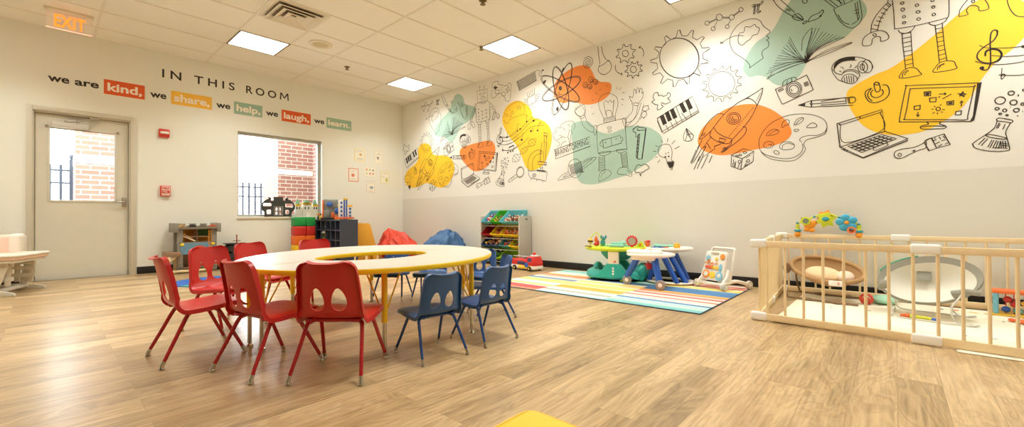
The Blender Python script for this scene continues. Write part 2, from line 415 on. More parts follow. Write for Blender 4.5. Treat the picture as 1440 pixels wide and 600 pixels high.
# ------------------------------------------------------------------ door
door = bpy.data.objects.new('door_1', None); COL.objects.link(door); door.location = (-4.79, 0, 0); door['kind'] = 'structure'
b = B()
for x0, x1, z0, z1 in ((-5.29, -5.235, 0, 2.163), (-4.345, -4.285, 0, 2.163), (-5.235, -4.345, 2.105, 2.163)):
    box(b, (x0+4.79, -.02, z0), (x1+4.79, .02, z1), .003)
for x0, x1, z0, z1 in ((-5.25, -5.222, 0, 2.12), (-4.358, -4.33, 0, 2.12), (-5.25, -4.33, 2.088, 2.12)):
    box(b, (x0+4.79, .0, z0), (x1+4.79, .2, z1), .002)
for x0, x1, z0, z1 in ((-5.25, -5.195, 0, 2.12), (-4.385, -4.33, 0, 2.12), (-5.25, -4.33, 2.06, 2.12)):
    box(b, (x0+4.79, .1, z0), (x1+4.79, .2, z1), .002)
struct('door_frame', b, FRAME, door)
gx0, gx1, gz0, gz1 = -5.09+4.79, -4.497+4.79, 1.01, 1.91
b = B(); dx0, dx1 = -5.215+4.79, -4.365+4.79
for x0, x1, z0, z1 in ((dx0, gx0, .012, 2.08), (gx1, dx1, .012, 2.08), (gx0, gx1, .012, gz0), (gx0, gx1, gz1, 2.08)): box(b, (x0, .05, z0), (x1, .095, z1))
struct('door_leaf', b, DOORM, door)
b = B()
for x0, x1, z0, z1 in ((gx0-.025, gx0, gz0-.025, gz1+.025), (gx1, gx1+.025, gz0-.025, gz1+.025), (gx0, gx1, gz0-.025, gz0), (gx0, gx1, gz1, gz1+.025)): box(b, (x0, .042, z0), (x1, .103, z1), .004)
struct('glazing_frame', b, DOORM, door)
struct('glass_pane', box(B(), (gx0, .07, gz0), (gx1, .076, gz1)), GLASS, door)
STEEL = pm('satin_steel', (190, 184, 172), .3, .9)
b = B(); box(b, (.365, .035, .93), (.405, .05, 1.06), .006); tube(b, [(.385, .04, .995), (.385, -.005, .995), (.37, -.012, .995), (.27, -.012, .993)], .011, 10)
struct('door_handle', b, STEEL, door)
b = B(); box(b, (-.29, -.02, 1.92), (.04, .045, 1.99), .006)
cl = struct('door_closer', b, pm('closer_grey', (206, 202, 192), .4), door)
b = B(); tube(b, [(-.16, .0, 2.0), (-.02, -.035, 2.03), (.1, .0, 2.075)], .009, 8); cyl(b, .02, 1.985, 2.01, mx=T(-.16, 0, 0)); cyl(b, .016, 2.0, 2.04, mx=T(-.06, -.022, 0)); box(b, (.05, -.02, 2.07), (.14, .03, 2.09), .003)
struct('closer_arm', b, STEEL, cl)
b = B(); box(b, (-.345, .02, 1.925), (-.32, .05, 1.95), .004); box(b, (.31, .02, 1.92), (.335, .05, 1.945), .004)
struct('clip', b, STEEL, door)
struct('threshold', box(B(), (-.445, -.02, 0), (.445, .2, .012), .003), STEEL, door)

# ------------------------------------------------------------------ window
win = bpy.data.objects.new('window_1', None); COL.objects.link(win); win.location = ((WX0+WX1)/2, 0, WZ0); win['kind'] = 'structure'
hw = (WX1-WX0)/2; hh = WZ1-WZ0
b = B(); q = .04
for x0, x1, z0, z1 in ((-hw, -hw+q, 0, hh), (hw-q, hw, 0, hh), (-hw+q, hw-q, 0, q), (-hw+q, hw-q, hh-q, hh)): box(b, (x0, .1, z0), (x1, .16, z1), .004)
struct('window_frame', b, ALU, win)
struct('glass_pane', box(B(), (-hw+q, .127, q), (hw-q, .133, hh-q)), GLASS, win)
struct('window_sill', box(B(), (-hw-.01, -.02, -.035), (hw+.01, .1, .0), .006), pm('sill_cream', (230, 224, 206), .4), win)

# ------------------------------------------------------------------ outside
struct('ground', box(B(), (-14, .2, -.35), (8, 20, -.2)), pm('pale_concrete', (214, 208, 198), .9))
col = tag(obj('brick_pillar', box(B(), (-4.82, 1.4, -.2), (-3.75, 2.0, 4.5)), BRICK), 'red brick pillar outside the door glass', 'pillar', kind='structure')
cb = box(B(), (-4.825, 1.395, 1.62), (-3.745, 2.005, 1.74)); struct('stone_band', cb, pm('cast_stone', (236, 230, 220), .8), col)
b = box(B(), (-2.08, 1.1, -.2), (-1.42, 1.9, 4.5)); box(b, (-1.42, .2, -.2), (-1.0, 1.9, 4.5))
col = tag(obj('brick_wall', b, BRICK), 'red brick corner wall outside the window', 'wall', kind='structure')
struct('stone_band', box(B(), (-2.085, 1.095, 1.62), (-1.425, 1.905, 1.72)), MATS['cast_stone'], col)
FEN = pm('black_iron', (50, 58, 74), .5)
def fence(x0, x1, y, n, label, z1=1.25):
    t = thing('iron_fence', label, 'fence', ((x0+x1)/2, y, -.2))
    b = B(); h = (x1-x0)/2
    for z in (.15, z1-.25, z1-.05): box(b, (-h, -.015, z), (h, .015, z+.03))
    obj('fence_rail', b, FEN, t)
    for k in range(n):
        x = -h+(x1-x0)*(k+.5)/n; p = k in (n-1,)
        b = box(B(), (x-(.03 if p else .018), -.03 if p else -.016, 0), (x+(.03 if p else .018), .03 if p else .016, z1+(.15 if p else .06)))
        if p: ball(b, (x, 0, z1+.19), .04, 10)
        obj('post' if p else 'picket', b, FEN, t)
fence(-5.5, -4.77, 2.1, 6, 'dark iron fence left of the brick pillar behind the door glass', 1.78)
fence(-3.3, -1.57, 2.4, 15, 'dark iron picket fence outside behind the window', 1.66)

# ------------------------------------------------------------------ wall lettering (painted on wall_left)
TXT = pm('lettering_black', (46, 40, 34), .6); TW = pm('lettering_white', (250, 240, 226), .6)
KO = pm('label_orange', (226, 92, 34), .6); KY = pm('label_yellow', (250, 196, 70), .6); KG = pm('label_sage', (160, 194, 172), .6)
def word(s, ax, bx, z0, z1, m, bold, sp=1., off=.0016, name='lettering'):
    bt = fit_text(s, bx-ax, z1-z0, bold, sp, .0004)
    bmesh.ops.transform(bt, matrix=T(ax, -off, z0) @ WL, verts=bt.verts[:])
    return struct(name, bt, m, wall_left)
def lx(px, py): return onL(px, py)[0]
word('IN', lx(228, 103), lx(255, 107), 2.795, 2.915, TXT, .014, 1.5)
word('THIS', lx(273, 110), lx(330, 122), 2.795, 2.915, TXT, .014, 1.5)
word('ROO', lx(346, 128), lx(388.5, 136), 2.793, 2.917, TXT, .014, 1.5)
mx0, mx1 = lx(393.5, 135), lx(406, 136); mw = mx1-mx0; q = .02
bt = B()
for pl in ([(0, 0), (q, 0), (q+.006, .12), (.008, .12)], [(mw-q, 0), (mw, 0), (mw-.008, .12), (mw-q-.006, .12)], [(.008, .12), (.008+q*1.1, .12), (mw/2+q*.45, .03), (mw/2-q*.45, .03)], [(mw-.008-q*1.1, .12), (mw-.008, .12), (mw/2+q*.45, .03), (mw/2-q*.45, .03)]): prism(bt, pl, .0008, WL)
bmesh.ops.translate(bt, vec=(mx0, -.0016, 2.795), verts=bt.verts[:]); struct('lettering', bt, TXT, wall_left)
word('we', lx(67, 110), lx(97.5, 116), 2.484, 2.552, TXT, .026)
word('are', lx(105, 116), lx(139, 121), 2.484, 2.552, TXT, .026)
word('we', lx(211, 134), lx(234, 138), 2.484, 2.552, TXT, .026)
word('we', lx(304, 148), lx(324, 151), 2.484, 2.552, TXT, .026)
word('we', lx(374, 158), lx(391, 161), 2.484, 2.552, TXT, .026)
word('we', lx(441.5, 168), lx(456, 171), 2.484, 2.552, TXT, .026)
for wd, x0, x1, m, z0, z1 in (('kind,', -4.609, -4.194, KO, 2.458, 2.588), ('share,', -3.903, -3.406, KY, 2.458, 2.588), ('help,', -3.112, -2.703, KG, 2.446, 2.588),
                              ('laugh,', -2.405, -1.916, KO, 2.446, 2.588), ('learn.', -1.632, -1.148, KG, 2.484, 2.588)):
    pl = struct('word_panel', box(B(), (x0, -.0012, 2.432), (x1, -.0002, 2.627)), m, wall_left)
    word(wd, x0+.035, x1-.03, z0, z1, TW, .028, 1., .0018)
# ------------------------------------------------------------------ things on wall_left
PAPER = pm('paper', (244, 240, 226), .8)
FIRE = pm('fire_red', (206, 62, 44), .4)
t = thing('alarm_strobe', 'red fire alarm strobe with white lens, upper red device right of the door', 'alarm', (-3.983, 0, 1.99))
obj('housing', box(B(), (-.06, -.035, -.06), (.06, 0, .06), .008), FIRE, t)
b = box(B(), (-.05, -.055, -.012), (.052, -.03, .022), .012); obj('lens', b, WHITE, t)
b = B()
for k in range(3): box(b, (-.03+k*.025, -.0365, -.04), (-.018+k*.025, -.034, -.034))
obj('sound_slot', b, pm('slot_dark', (120, 30, 24), .6), t)
t = thing('fire_alarm_pull', 'red fire alarm pull box with white lettering, lower red device right of the door', 'alarm', (-3.97, 0, 1.162))
obj('housing', box(B(), (-.057, -.045, -.075), (.057, 0, .075), .006), FIRE, t)
obj('face_plate', box(B(), (-.045, -.049, -.064), (.048, -.044, .066), .002), pm('pull_face', (236, 208, 196), .5), t)
b = fit_text('FIRE', .078, .034, .03, 1., .001); bmesh.ops.transform(b, matrix=T(-.038, -.05, .02) @ WL, verts=b.verts[:]); obj('lettering', b, FIRE, t)
b = fit_text('PULL', .05, .018, .03, 1., .001); bmesh.ops.transform(b, matrix=T(-.025, -.053, -.022) @ WL, verts=b.verts[:]); obj('lettering', b, TW, t)
obj('pull_handle', box(B(), (-.04, -.052, -.034), (.043, -.047, .008), .003), FIRE, t)

def poster(x0, z1, x1, z0, label, edge, art):
    cx, cz = (x0+x1)/2, (z0+z1)/2; w, h = x1-x0, z1-z0
    t = thing('wall_sheet', label, 'poster', (cx, 0, cz), 0, 'paper sheets on the wall beside the corner')
    obj('border', box(B(), (-w/2, -.0022, -h/2), (w/2, -.0004, h/2)), pm('sheet_border_%d_%d_%d' % edge, edge, .8), t)
    obj('paper', box(B(), (-w/2+.012, -.003, -h/2+.012), (w/2-.012, -.0016, h/2-.012)), PAPER, t)
    for name, c, pol in art:
        b = prism(B(), [(p[0]*w, p[1]*h) for p in pol], .0006, WL); bmesh.ops.translate(b, vec=(0, -.0031, 0), verts=b.verts[:])
        obj(name, b, pm('print_%d_%d_%d' % c, c, .8), t)
GRY = (176, 172, 162)
def line(y, x0=-.3, x1=.3): return ('text_line', GRY, [(x0, y), (x1, y), (x1, y+.025), (x0, y+.025)])
poster(-1.083, 2.118, -.868, 1.875, 'sheet with pale yellow border and a tan picture, top left of the six wall sheets', (240, 230, 160), [('picture', (226, 190, 120), ell(.14, .12, 20, .08, .02)), line(.3), line(-.3), line(-.37)])
poster(-.658, 2.11, -.475, 1.853, 'plain white sheet with a grey triangle print, top right of the six wall sheets', (236, 230, 214), [('picture', (150, 146, 132), [(-.28, .05), (.1, .05), (-.08, -.22)]), line(.32, -.1, .2), line(.22)])
poster(-1.207, 1.721, -1.004, 1.465, 'sheet with thin red border and an orange ring print, leftmost of the six wall sheets', (222, 110, 84), [('picture', (232, 140, 104), ell(.17, .13, 20, -.06, -.02)), ('picture_center', (246, 226, 206), ell(.07, .06, 14, -.06, -.02)), line(.28), line(-.32)])
poster(-.883, 1.775, -.636, 1.587, 'wide sheet with six little coloured pictures in two rows, middle of the wall sheets', (240, 236, 222), [('picture', c, ell(.07, .1, 12, x, y)) for c, x, y in (((234, 160, 80), -.28, .2), ((190, 200, 130), 0, .2), ((130, 130, 140), .28, .17), ((200, 210, 130), -.28, -.2), ((210, 120, 110), .02, -.2), ((200, 130, 110), .28, -.2))])
poster(-.524, 1.718, -.327, 1.46, 'sheet with pale green border and a green pear shaped print, nearest the room corner', (224, 224, 164), [('picture', (190, 196, 90), ell(.13, .17, 18, .2, -.2)), line(.3), line(.02, -.35, 0)])
poster(-.838, 1.496, -.653, 1.263, 'sheet with a blue oval print, lowest of the six wall sheets', (222, 216, 200), [('picture', (150, 172, 180), ell(.22, .12, 20, .1, -.06)), line(.32), line(-.36)])

# ------------------------------------------------------------------ chairs
def chair_shell(k):
    prof = cat_rom([(.186, 0, .272), (.19, 0, .290), (.172, 0, .302), (.12, 0, .305), (.05, 0, .298), (-.04, 0, .290), (-.095, 0, .293), (-.126, 0, .312), (-.143, 0, .350), (-.155, 0, .42), (-.17, 0, .49), (-.188, 0, .562)], 10)
    L = [0.]
    for a, c in zip(prof, prof[1:]): L.append(L[-1]+(c-a).length)
    tot = L[-1]
    def at(s):
        s = max(0, min(tot, s)); i = 0
        while i < len(L)-2 and L[i+1] < s: i += 1
        f = (s-L[i])/max(1e-9, L[i+1]-L[i]); return prof[i].lerp(prof[i+1], f)
    def lookup(z):                                   # arc position on the back at height z
        for i in range(len(prof)-1, 0, -1):
            if prof[i].z <= z and prof[i].x < -.1: return L[i]
        return tot
    sb = L[60] if len(L) > 60 else tot*.5
    def width(s):
        f = s/tot
        ks = [(0, .160), (.25, .168), (.5, .166), (.62, .154), (.8, .146), (1, .135)]
        for (a, wa), (c, wc) in zip(ks, ks[1:]):
            if f <= c: wd = wa+(wc-wa)*(f-a)/(c-a); break
        R = .048
        for d in (s, tot-s):
            if d < R: wd = wd-R+math.sqrt(max(0, R*R-(R-d)**2))
        return wd
    def pos(u, s):
        p = at(s); q = at(s+.004); o = at(s-.004); tn = (q-o).normalized()
        nr = Vector((tn.z, 0, -tn.x))                 # towards the sitter
        if nr.z < -.2: nr = -nr
        if nr.x < 0 and abs(nr.z) < .2: nr = -nr
        back = min(1, max(0, (s/tot-.5)/.12)); au = abs(u)
        e = back*.034*au**2.6+(1-back)*(-.010*au**6+.004*au**2)
        e *= 1
        return Vector((p.x, u*width(s), p.z))+nr*e
    NU, NV = 44, 76
    b = B(); g = {}; par = {}
    for j in range(NV+1):
        for i in range(NU+1):
            u = -1+2*i/NU; s = tot*j/NV
            v = b.verts.new(pos(u, s)); g[i, j] = v; par[v] = [u, s]
    z0, z1 = lookup(.335), lookup(.445)
    sc_, hs = (z0+z1)/2, (z1-z0)/2
    def egg(u, s, c):                                 # <1 inside the tear shaped hole
        t = (s-sc_)/hs; hwid = .225*math.sqrt(max(0, 1-t*t))*(1-.28*t) if abs(t) < 1 else 0
        return abs(t) < 1 and abs(u-c) < hwid
    kill = []
    for j in range(NV):
        for i in range(NU):
            f = b.faces.new([g[i, j], g[i+1, j], g[i+1, j+1], g[i, j+1]])
            uc = sum(par[v][0] for v in f.verts)/4; s = sum(par[v][1] for v in f.verts)/4
            if egg(uc, s, .34) or egg(uc, s, -.34): kill.append(f)
    bmesh.ops.delete(b, geom=kill, context='FACES')
    par = {v: par[v] for v in b.verts}
    for v in b.verts:
        u, s = par[v]
        if abs(u) < .95 and .02 < s < tot-.02 and any(len(e.link_faces) == 1 for e in v.link_edges):
            c = .34 if u > 0 else -.34
            d = Vector(((u-c)/.225, (s-sc_)/hs)); a = atan2(d.y, d.x); r = 1.
            ty = sin(a); fx = cos(a)*(1-.28*ty)
            par[v] = [c+.225*fx, sc_+hs*ty]; v.co = pos(*par[v])
    # rolled rim: outer border turned away from the sitter
    b.normal_update()
    border = [e for e in b.edges if len(e.link_faces) == 1 and all(abs(par[v][0]) > .999 or par[v][1] < .001 or par[v][1] > tot-.001 for v in e.verts)]
    r = bmesh.ops.extrude_edge_only(b, edges=border)
    nv = [x for x in r['geom'] if isinstance(x, bmesh.types.BMVert)]
    ctr = at(tot*.45)
    src = {}
    for v in nv:
        o = min((w for w in par), key=lambda w: (w.co-v.co).length_squared)
        u, s = par[o]; p0 = pos(u*.98, s); tn = (at(s+.004)-at(s-.004)).normalized(); nr = Vector((tn.z, 0, -tn.x))
        if nr.z < -.2 or (nr.x < 0 and abs(nr.z) < .2): nr = -nr
        v.co = v.co-nr*.023+Vector((0, .003*(1 if u > 0 else -1), 0))
    bmesh.ops.recalc_face_normals(b, faces=b.faces[:])
    bmesh.ops.solidify(b, geom=b.faces[:], thickness=.0045)
    bmesh.ops.transform(b, matrix=Matrix.Scale(k, 4), verts=b.verts[:])
    return b

def make_chair(kind, k, shell_m, steel_m, label, group):
    t = thing('stacking_chair', label, 'chair', (0, 0, 0), 0, group)
    obj('shell', chair_shell(k), shell_m, t, 50)
    for sx in (1, -1):
        for sy in (1, -1):
            pts = [(sx*.035, sy*.06, .278), (sx*.045, sy*.10, .276), (sx*.06, sy*.124, .266), (sx*.078, sy*.135, .243), (sx*.13, sy*.151, .135), (sx*.181, sy*.167, .03)]
            if sx < 0: pts = [(p[0], p[1], p[2]-.006) for p in pts[:3]]+pts[3:]
            pp = cat_rom(pts, 5)
            b = tube(B(), pp, [.0122-.0035*i/(len(pp)-1) for i in range(len(pp))], 12, mx=Matrix.Scale(k, 4))
            lg = obj('leg', b, steel_m, t)
            b = B(); d = Vector((sx*.051, sy*.016, -.105)).normalized(); p = Vector((sx*.176, sy*.1655, .04))
            tube(b, [p, p+d*.03], .0105, 12, mx=Matrix.Scale(k, 4))
            lathe(b, [(.0, .024), (.007, .023), (.0085, .016), (.013, .011), (.014, .004), (.011, 0), (0, 0)], 14, mx=Matrix.Scale(k, 4) @ T(sx*.186, sy*.168, 0))
            obj('glide', b, CHROME, lg)
    b = B()
    tube(b, [(-.048, -.105, .268), (-.048, .105, .268)], .0105, 10, mx=Matrix.Scale(k, 4))
    tube(b, [(.045, -.105, .276), (.045, .105, .276)], .0105, 10, mx=Matrix.Scale(k, 4))
    for sy in (-1, 1): tube(b, [(-.048, sy*.06, .27), (.045, sy*.06, .277)], .009, 8, mx=Matrix.Scale(k, 4)); cbox(b, (-.075*k, sy*.115*k, .277*k), (.06*k, .03*k, .016*k), .004)
    obj('seat_frame', b, steel_m, t)
    for sy in (-.1, -.035, .035, .1):
        pass
    for sy in (-.052, .052):
        b = ball(B(), ((-.160)*k, sy*k, .455*k), (.004*k, .006*k, .006*k), 10)
        obj('rivet', b, CHROME, t)
    return t
def place(proto, first, mx_, my_, fx, fy, label):
    a = atan2(fy, fx)
    if first: proto.location = (mx_, my_, 0); proto.rotation_euler = (0, 0, a); proto['label'] = label; return proto
    return dup(proto, (mx_, my_, 0), a, label)
RC = make_chair('red', 1.0, RED, REDM, 'x', 'red chairs round the horseshoe tables')
for n, (x, y, fx, fy, l) in enumerate((
    (-4.571, -4.853, 1, .03, 'leftmost red plastic chair, seen from the side'),
    (-4.369, -5.375, .975, .22, 'dark red chair seen from behind at an angle, left of the frontmost red chair'),
    (-4.152, -5.724, .75, .66, 'frontmost red chair seen from straight behind, two tear holes in its back'),
    (-4.29, -4.28, .42, -.9, 'red chair behind the leftmost one, turned to the viewer before the play fort'),
    (-3.93, -3.95, .42, -.9, 'red chair at the far left table side before the black toy ship'),
    (-3.43, -3.88, .02, -1, 'red chair behind the table in front of the colored foam blocks'))):
    place(RC, n == 0, x, y, fx, fy, l)
BC = make_chair('blue', .83, BLUE, BLUEM, 'x', 'blue chairs round the horseshoe tables')
for n, (x, y, fx, fy, l) in enumerate((
    (-3.687, -5.847, .12, .99, 'nearest blue plastic chair seen from behind, right of the frontmost red chair'),
    (-3.277, -5.853, .0, 1, 'blue chair seen from behind at the right end of the near table side'),
    (-2.50, -4.99, -.9, -.43, 'light struck blue chair at the right table end, its back before the toy bins'),
    (-2.80, -5.44, -.87, .5, 'blue chair turned to the table, half hidden behind the right end near chair'),
    (-2.90, -4.21, -.79, -.61, 'blue chair under the far table side, left one of two'),
    (-2.67, -4.50, -.79, -.61, 'blue chair under the far table side, right one of two below the blue bean bag'))):
    place(BC, n == 0, x, y, fx, fy, l)

# ------------------------------------------------------------------ the two half ring tables
LAM = pm('laminate_top', (214, 209, 198), .28, var=.02, vscale=300)
TC = Vector((-3.511, -4.977)); TA = radians(36.8); TRX, TRY, TZ, TT = .984, .83, .505, .03
HC = Vector((-3.59, -5.075)); HRX, HRY, HA = .405, .285, radians(6)
SA = radians(8.2)
def ray_ellipse(o, d, c, rx, ry, rot):
    ca, sa = cos(rot), sin(rot)
    p = Vector(((o-c).x*ca+(o-c).y*sa, -(o-c).x*sa+(o-c).y*ca)); q = Vector((d.x*ca+d.y*sa, -d.x*sa+d.y*ca))
    A = (q.x/rx)**2+(q.y/ry)**2; Bq = 2*(p.x*q.x/rx**2+p.y*q.y/ry**2); C = (p.x/rx)**2+(p.y/ry)**2-1
    return (-Bq+math.sqrt(Bq*Bq-4*A*C))/(2*A)
def half_table(side, label, legs):
    t = thing('horseshoe_table', label, 'table', (TC.x, TC.y, 0), 0, 'half ring tables pushed together')
    a0 = SA if side > 0 else SA+pi
    N = 48; out = []; inn = []
    off = Vector((-sin(SA), cos(SA)))*.0015*side
    for k in range(N+1):
        a = a0+pi*k/N; d = Vector((cos(a), sin(a)))
        out.append(HC+d*ray_ellipse(HC, d, TC, TRX, TRY, TA)-TC+off); inn.append(HC+d*ray_ellipse(HC, d, HC, HRX, HRY, HA)-TC+off)
    poly = out+inn[::-1]
    def inset(pl, q):
        n = len(pl); r = []
        ar = sum(pl[i].x*pl[(i+1) % n].y-pl[(i+1) % n].x*pl[i].y for i in range(n)); sg = 1 if ar > 0 else -1
        for i in range(n):
            e1 = (pl[i]-pl[i-1]).normalized(); e2 = (pl[(i+1) % n]-pl[i]).normalized()
            nn = Vector((-e1.y-e2.y, e1.x+e2.x)); nn = nn.normalized()*sg
            r.append(pl[i]+nn*q/max(.5, nn.dot(Vector((-e1.y, e1.x))*sg)))
        return r
    def strip(b, A_, Bq, za, zb):
        va = [b.verts.new((p.x, p.y, za)) for p in A_]; vb = [b.verts.new((p.x, p.y, zb)) for p in Bq]
        n = len(A_)
        for i in range(n): b.faces.new([va[i], va[(i+1) % n], vb[(i+1) % n], vb[i]])
    def face_strip(b, q, z):                     # surface between outer and inner outline
        pl = inset(poly, q); n = N+1; o = pl[:n]; i_ = pl[n:][::-1]
        vo = [b.verts.new((p.x, p.y, z)) for p in o]; vi = [b.verts.new((p.x, p.y, z)) for p in i_]
        for k in range(N): b.faces.new([vo[k], vo[k+1], vi[k+1], vi[k]])
    b = B(); face_strip(b, .005, TZ); face_strip(b, .005, TZ-.004); strip(b, inset(poly, .005), inset(poly, .005), TZ, TZ-.004)
    obj('tabletop', b, LAM, t)
    b = B(); prof = [(.006, TZ-.0005), (.001, TZ-.004), (0, TZ-.012), (0, TZ-.022), (.003, TZ-.028), (.008, TZ-TT)]
    for (qa, za), (qb, zb) in zip(prof, prof[1:]): strip(b, inset(poly, qa), inset(poly, qb), za, zb)
    face_strip(b, .008, TZ-TT)
    bmesh.ops.remove_doubles(b, verts=b.verts[:], dist=1e-6)
    obj('edge_band', b, YEL, t)
    for x, y in legs:
        px, py = x-TC.x, y-TC.y; l = hypot(px, py); ux, uy = px/l, py/l
        b = tube(B(), [(px, py, .19), (px, py, TZ-TT)], .0165, 16); cyl(b, .045, TZ-TT-.006, TZ-TT, mx=T(px, py, 0))
        lg = obj('leg', b, YELM, t)
        b = tube(B(), [(px, py, .03), (px, py, .2)], .0115, 14)
        lathe(b, [(0, .036), (.012, .035), (.0125, .026), (.009, .022), (.011, .016), (.02, .009), (.021, .003), (.016, 0), (0, 0)], 16, mx=T(px, py, 0))
        obj('chrome_foot', b, CHROME, lg)
        for s in (-1, 1):
            tx, ty = px-ux*.1-uy*s*.1, py-uy*.1+ux*s*.1
            b = tube(B(), [(px-ux*.012, py-uy*.012, .215), (tx, ty, TZ-TT-.002)], .0045, 8)
            obj('brace', b, YELM, lg)
half_table(-1, 'near half of the pale ring table with yellow edge, beside the frontmost red chair', [(-4.296, -5.036), (-3.892, -5.70), (-3.245, -5.70), (-3.08, -5.52)])
half_table(1, 'far half of the pale ring table with yellow edge, toward the bean bags', [(-4.325, -4.92), (-3.87, -4.36), (-3.13, -4.22), (-2.88, -5.2)])
# foreground block, floor rugs
FYEL = pm('yellow_vinyl', (252, 216, 62), .4, bump=.05, bscale=300)
t = thing('foam_block', 'yellow foam block with a rounded corner at the bottom edge of the picture', 'block', (-4.59, -7.362, 0))
obj('cushion', box(B(), (-.25, -.25, 0), (.25, .25, .3), .03, 4), FYEL, t)
b = B()
tube(b, [(p[0], p[1], .285) for p in rrect(.5, .5, .03)], .004, 6, closed=True); obj('piping', b, pm('yellow_piping', (240, 200, 50), .5), t)
# ------------------------------------------------------------------ glider seat at the left edge
GW = pm('glider_white', (218, 212, 198), .4)
PINK = pm('pale_pink_cloth', (236, 208, 190), .85, bump=.15, bscale=120); PIP = pm('white_cloth', (234, 228, 216), .8)
t = thing('glider_seat', 'white wooden glider seat with pale pink cushions left of the door', 'seat', (-5.26, -.965, 0), radians(157.6))
# local x runs to the left away from the viewer's right tip, local y toward the viewer
W2 = .27
for s in (-1, 1):
    pts = [(-.02, .0), (.03, .045), (.12, .055), (.6, .05), (.72, .045), (.76, .0)]
    b = prism(B(), cat_rom([(p[0], p[1], 0) for p in [(-.03, 0), (-.02, .025), (.06, .05), (.16, .055)]], 4)+[Vector((.6, .055, 0)), Vector((.74, .03, 0)), Vector((.76, 0, 0))], .035, T(0, s*W2+.0175, 0) @ RX(pi/2), .004)
    rl = obj('base_rail', b, GW, t)
    for x0, x1 in ((.14, .08), (.56, .62)):
        b = prism(B(), [(x0-.03, .05), (x0+.03, .05), (x1+.045, .29), (x1+.03, .33), (x1-.03, .33), (x1-.045, .29)], .028, T(0, s*W2*.9+.014, 0) @ RX(pi/2), .004)
        for q in ((x0, .09), (x1, .285)): cyl(b, .014, -.02, .02, 12, mx=T(q[0], s*W2*.9, q[1]) @ RX(pi/2))
        obj('swing_arm', b, GW, t)
b = B()
for z in (.16, .24, .3): box(b, (.02, -W2*.75, z-.02), (.72, -W2*.75+.025, z+.02), .004); box(b, (.02, W2*.75-.025, z-.02), (.72, W2*.75, z+.02), .004)
for k in range(7):
    for s in (-1, 1): cbox(b, (.06+k*.1, s*W2*.72, .22), (.045, .014, .26), .003)
box(b, (.1, -W2, .03), (.16, W2, .06), .004); box(b, (.56, -W2, .03), (.62, W2, .06), .004)
obj('slat_frame', b, GW, t)
b = box(B(), (-.03, -.29, .325), (.8, .31, .35), .008); obj('seat_frame', b, GW, t)
b = box(B(), (-.05, -.3, .35), (.84, .32, .405), .026, 4); cs = obj('seat_cushion', b, PINK, t)
b = B()
tube(b, [(p[0], p[1], .4) for p in rrect(.9, .63, .05, 5, .395, .01)], .012, 8, closed=True); obj('piping', b, PIP, cs)
b = box(B(), (.22, -.38, .36), (.86, -.24, .6), .04, 4); cs = obj('back_cushion', b, PINK, t)
b = box(B(), (.17, -.39, .36), (.26, -.23, .61), .035, 4); obj('cushion_end', b, PIP, cs)
b = box(B(), (.17, -.41, .3), (.22, -.37, .58), .006); box(b, (.8, -.41, .3), (.85, -.37, .58), .006); box(b, (.17, -.41, .5), (.85, -.38, .56), .005); obj('back_frame', b, GW, t)

# ------------------------------------------------------------------ play fort, ship, board, castle, blocks
STONE = pm('printed_stone', (140, 134, 124), .6, var=.25, vscale=30)
FBR = pm('fort_brown', (150, 116, 88), .6, var=.2, vscale=25); FOR_ = pm('fort_orange', (226, 146, 36), .55); FGR = pm('fort_green', (86, 130, 52), .55); FBL = pm('fort_blue', (104, 146, 170), .55, var=.12, vscale=20)
t = thing('play_fort', 'grey wooden play fort with orange and green rooms against the wall', 'toy fort', (-3.66, -.25, 0))
for s in (-1, 1):
    for y in (-.13, .12): obj('corner_post', box(B(), (s*.2-.03, y, .02), (s*.2+.03, y+.06, .62), .003), STONE, t)
b = B(); box(b, (-.27, -.15, .61), (.27, .2, .63), .003); 
for s in (-1, 1): box(b, (s*.25-.025, -.17, .57), (s*.25+.025, .2, .7), .004)
box(b, (-.25, -.165, .62), (.25, -.15, .665), .002)
for k in range(4): box(b, (-.23+k*.125, -.165, .66), (-.15+k*.125, -.15, .695), .002)
obj('battlement', b, STONE, t)
CARS = [pm('car_tan', (206, 170, 110), .5), pm('car_black', (50, 48, 46), .5), pm('car_grey', (120, 116, 108), .5), pm('car_red', (196, 104, 70), .5)]
for k in range(4):
    x = -.19+k*.12
    b = box(B(), (x-.045, -.168, .645), (x+.045, -.164, .665)); prism(b, ell(.03, .02, 14, x, .663), .003, T(0, -.165, 0) @ RX(pi/2)); obj('battlement_print', b, CARS[k], t)
obj('back_panel', box(B(), (-.2, .14, .03), (.2, .15, .61)), FBR, t)
obj('floor_shelf', box(B(), (-.21, -.13, .415), (.21, .16, .43)), STONE, t)
obj('orange_room', box(B(), (-.19, .12, .43), (-.005, .14, .61)), FOR_, t)
obj('green_room', box(B(), (.005, .12, .5), (.19, .14, .61)), FGR, t)
obj('orange_wall', box(B(), (.005, .1, .43), (.19, .12, .5)), FOR_, t)
obj('partition', box(B(), (-.006, -.1, .43), (.006, .15, .61)), FBR, t)
obj('rail', box(B(), (-.19, -.12, .5), (.19, -.108, .515)), FBR, t)
b = box(B(), (-.2, -.135, .26), (.2, -.125, .415)); gt = obj('blue_gate_wall', b, FBL, t)
obj('gate', prism(B(), [(-.08, .26), (.08, .26), (.08, .33)]+[(.08*cos(a), .33+.05*sin(a)) for a in (k*pi/8 for k in range(9))], .006, T(.02, -.135, 0) @ RX(pi/2)), pm('gate_red', (206, 84, 50), .5), gt)
for s in (-1, 1): obj('yellow_badge', ball(B(), (s*.18, -.14, .4), (.024, .006, .022), 12), pm('badge_yellow', (238, 214, 60), .5), t)
obj('lower_shelf', box(B(), (-.21, -.13, .06), (.21, .16, .075)), FBR, t)
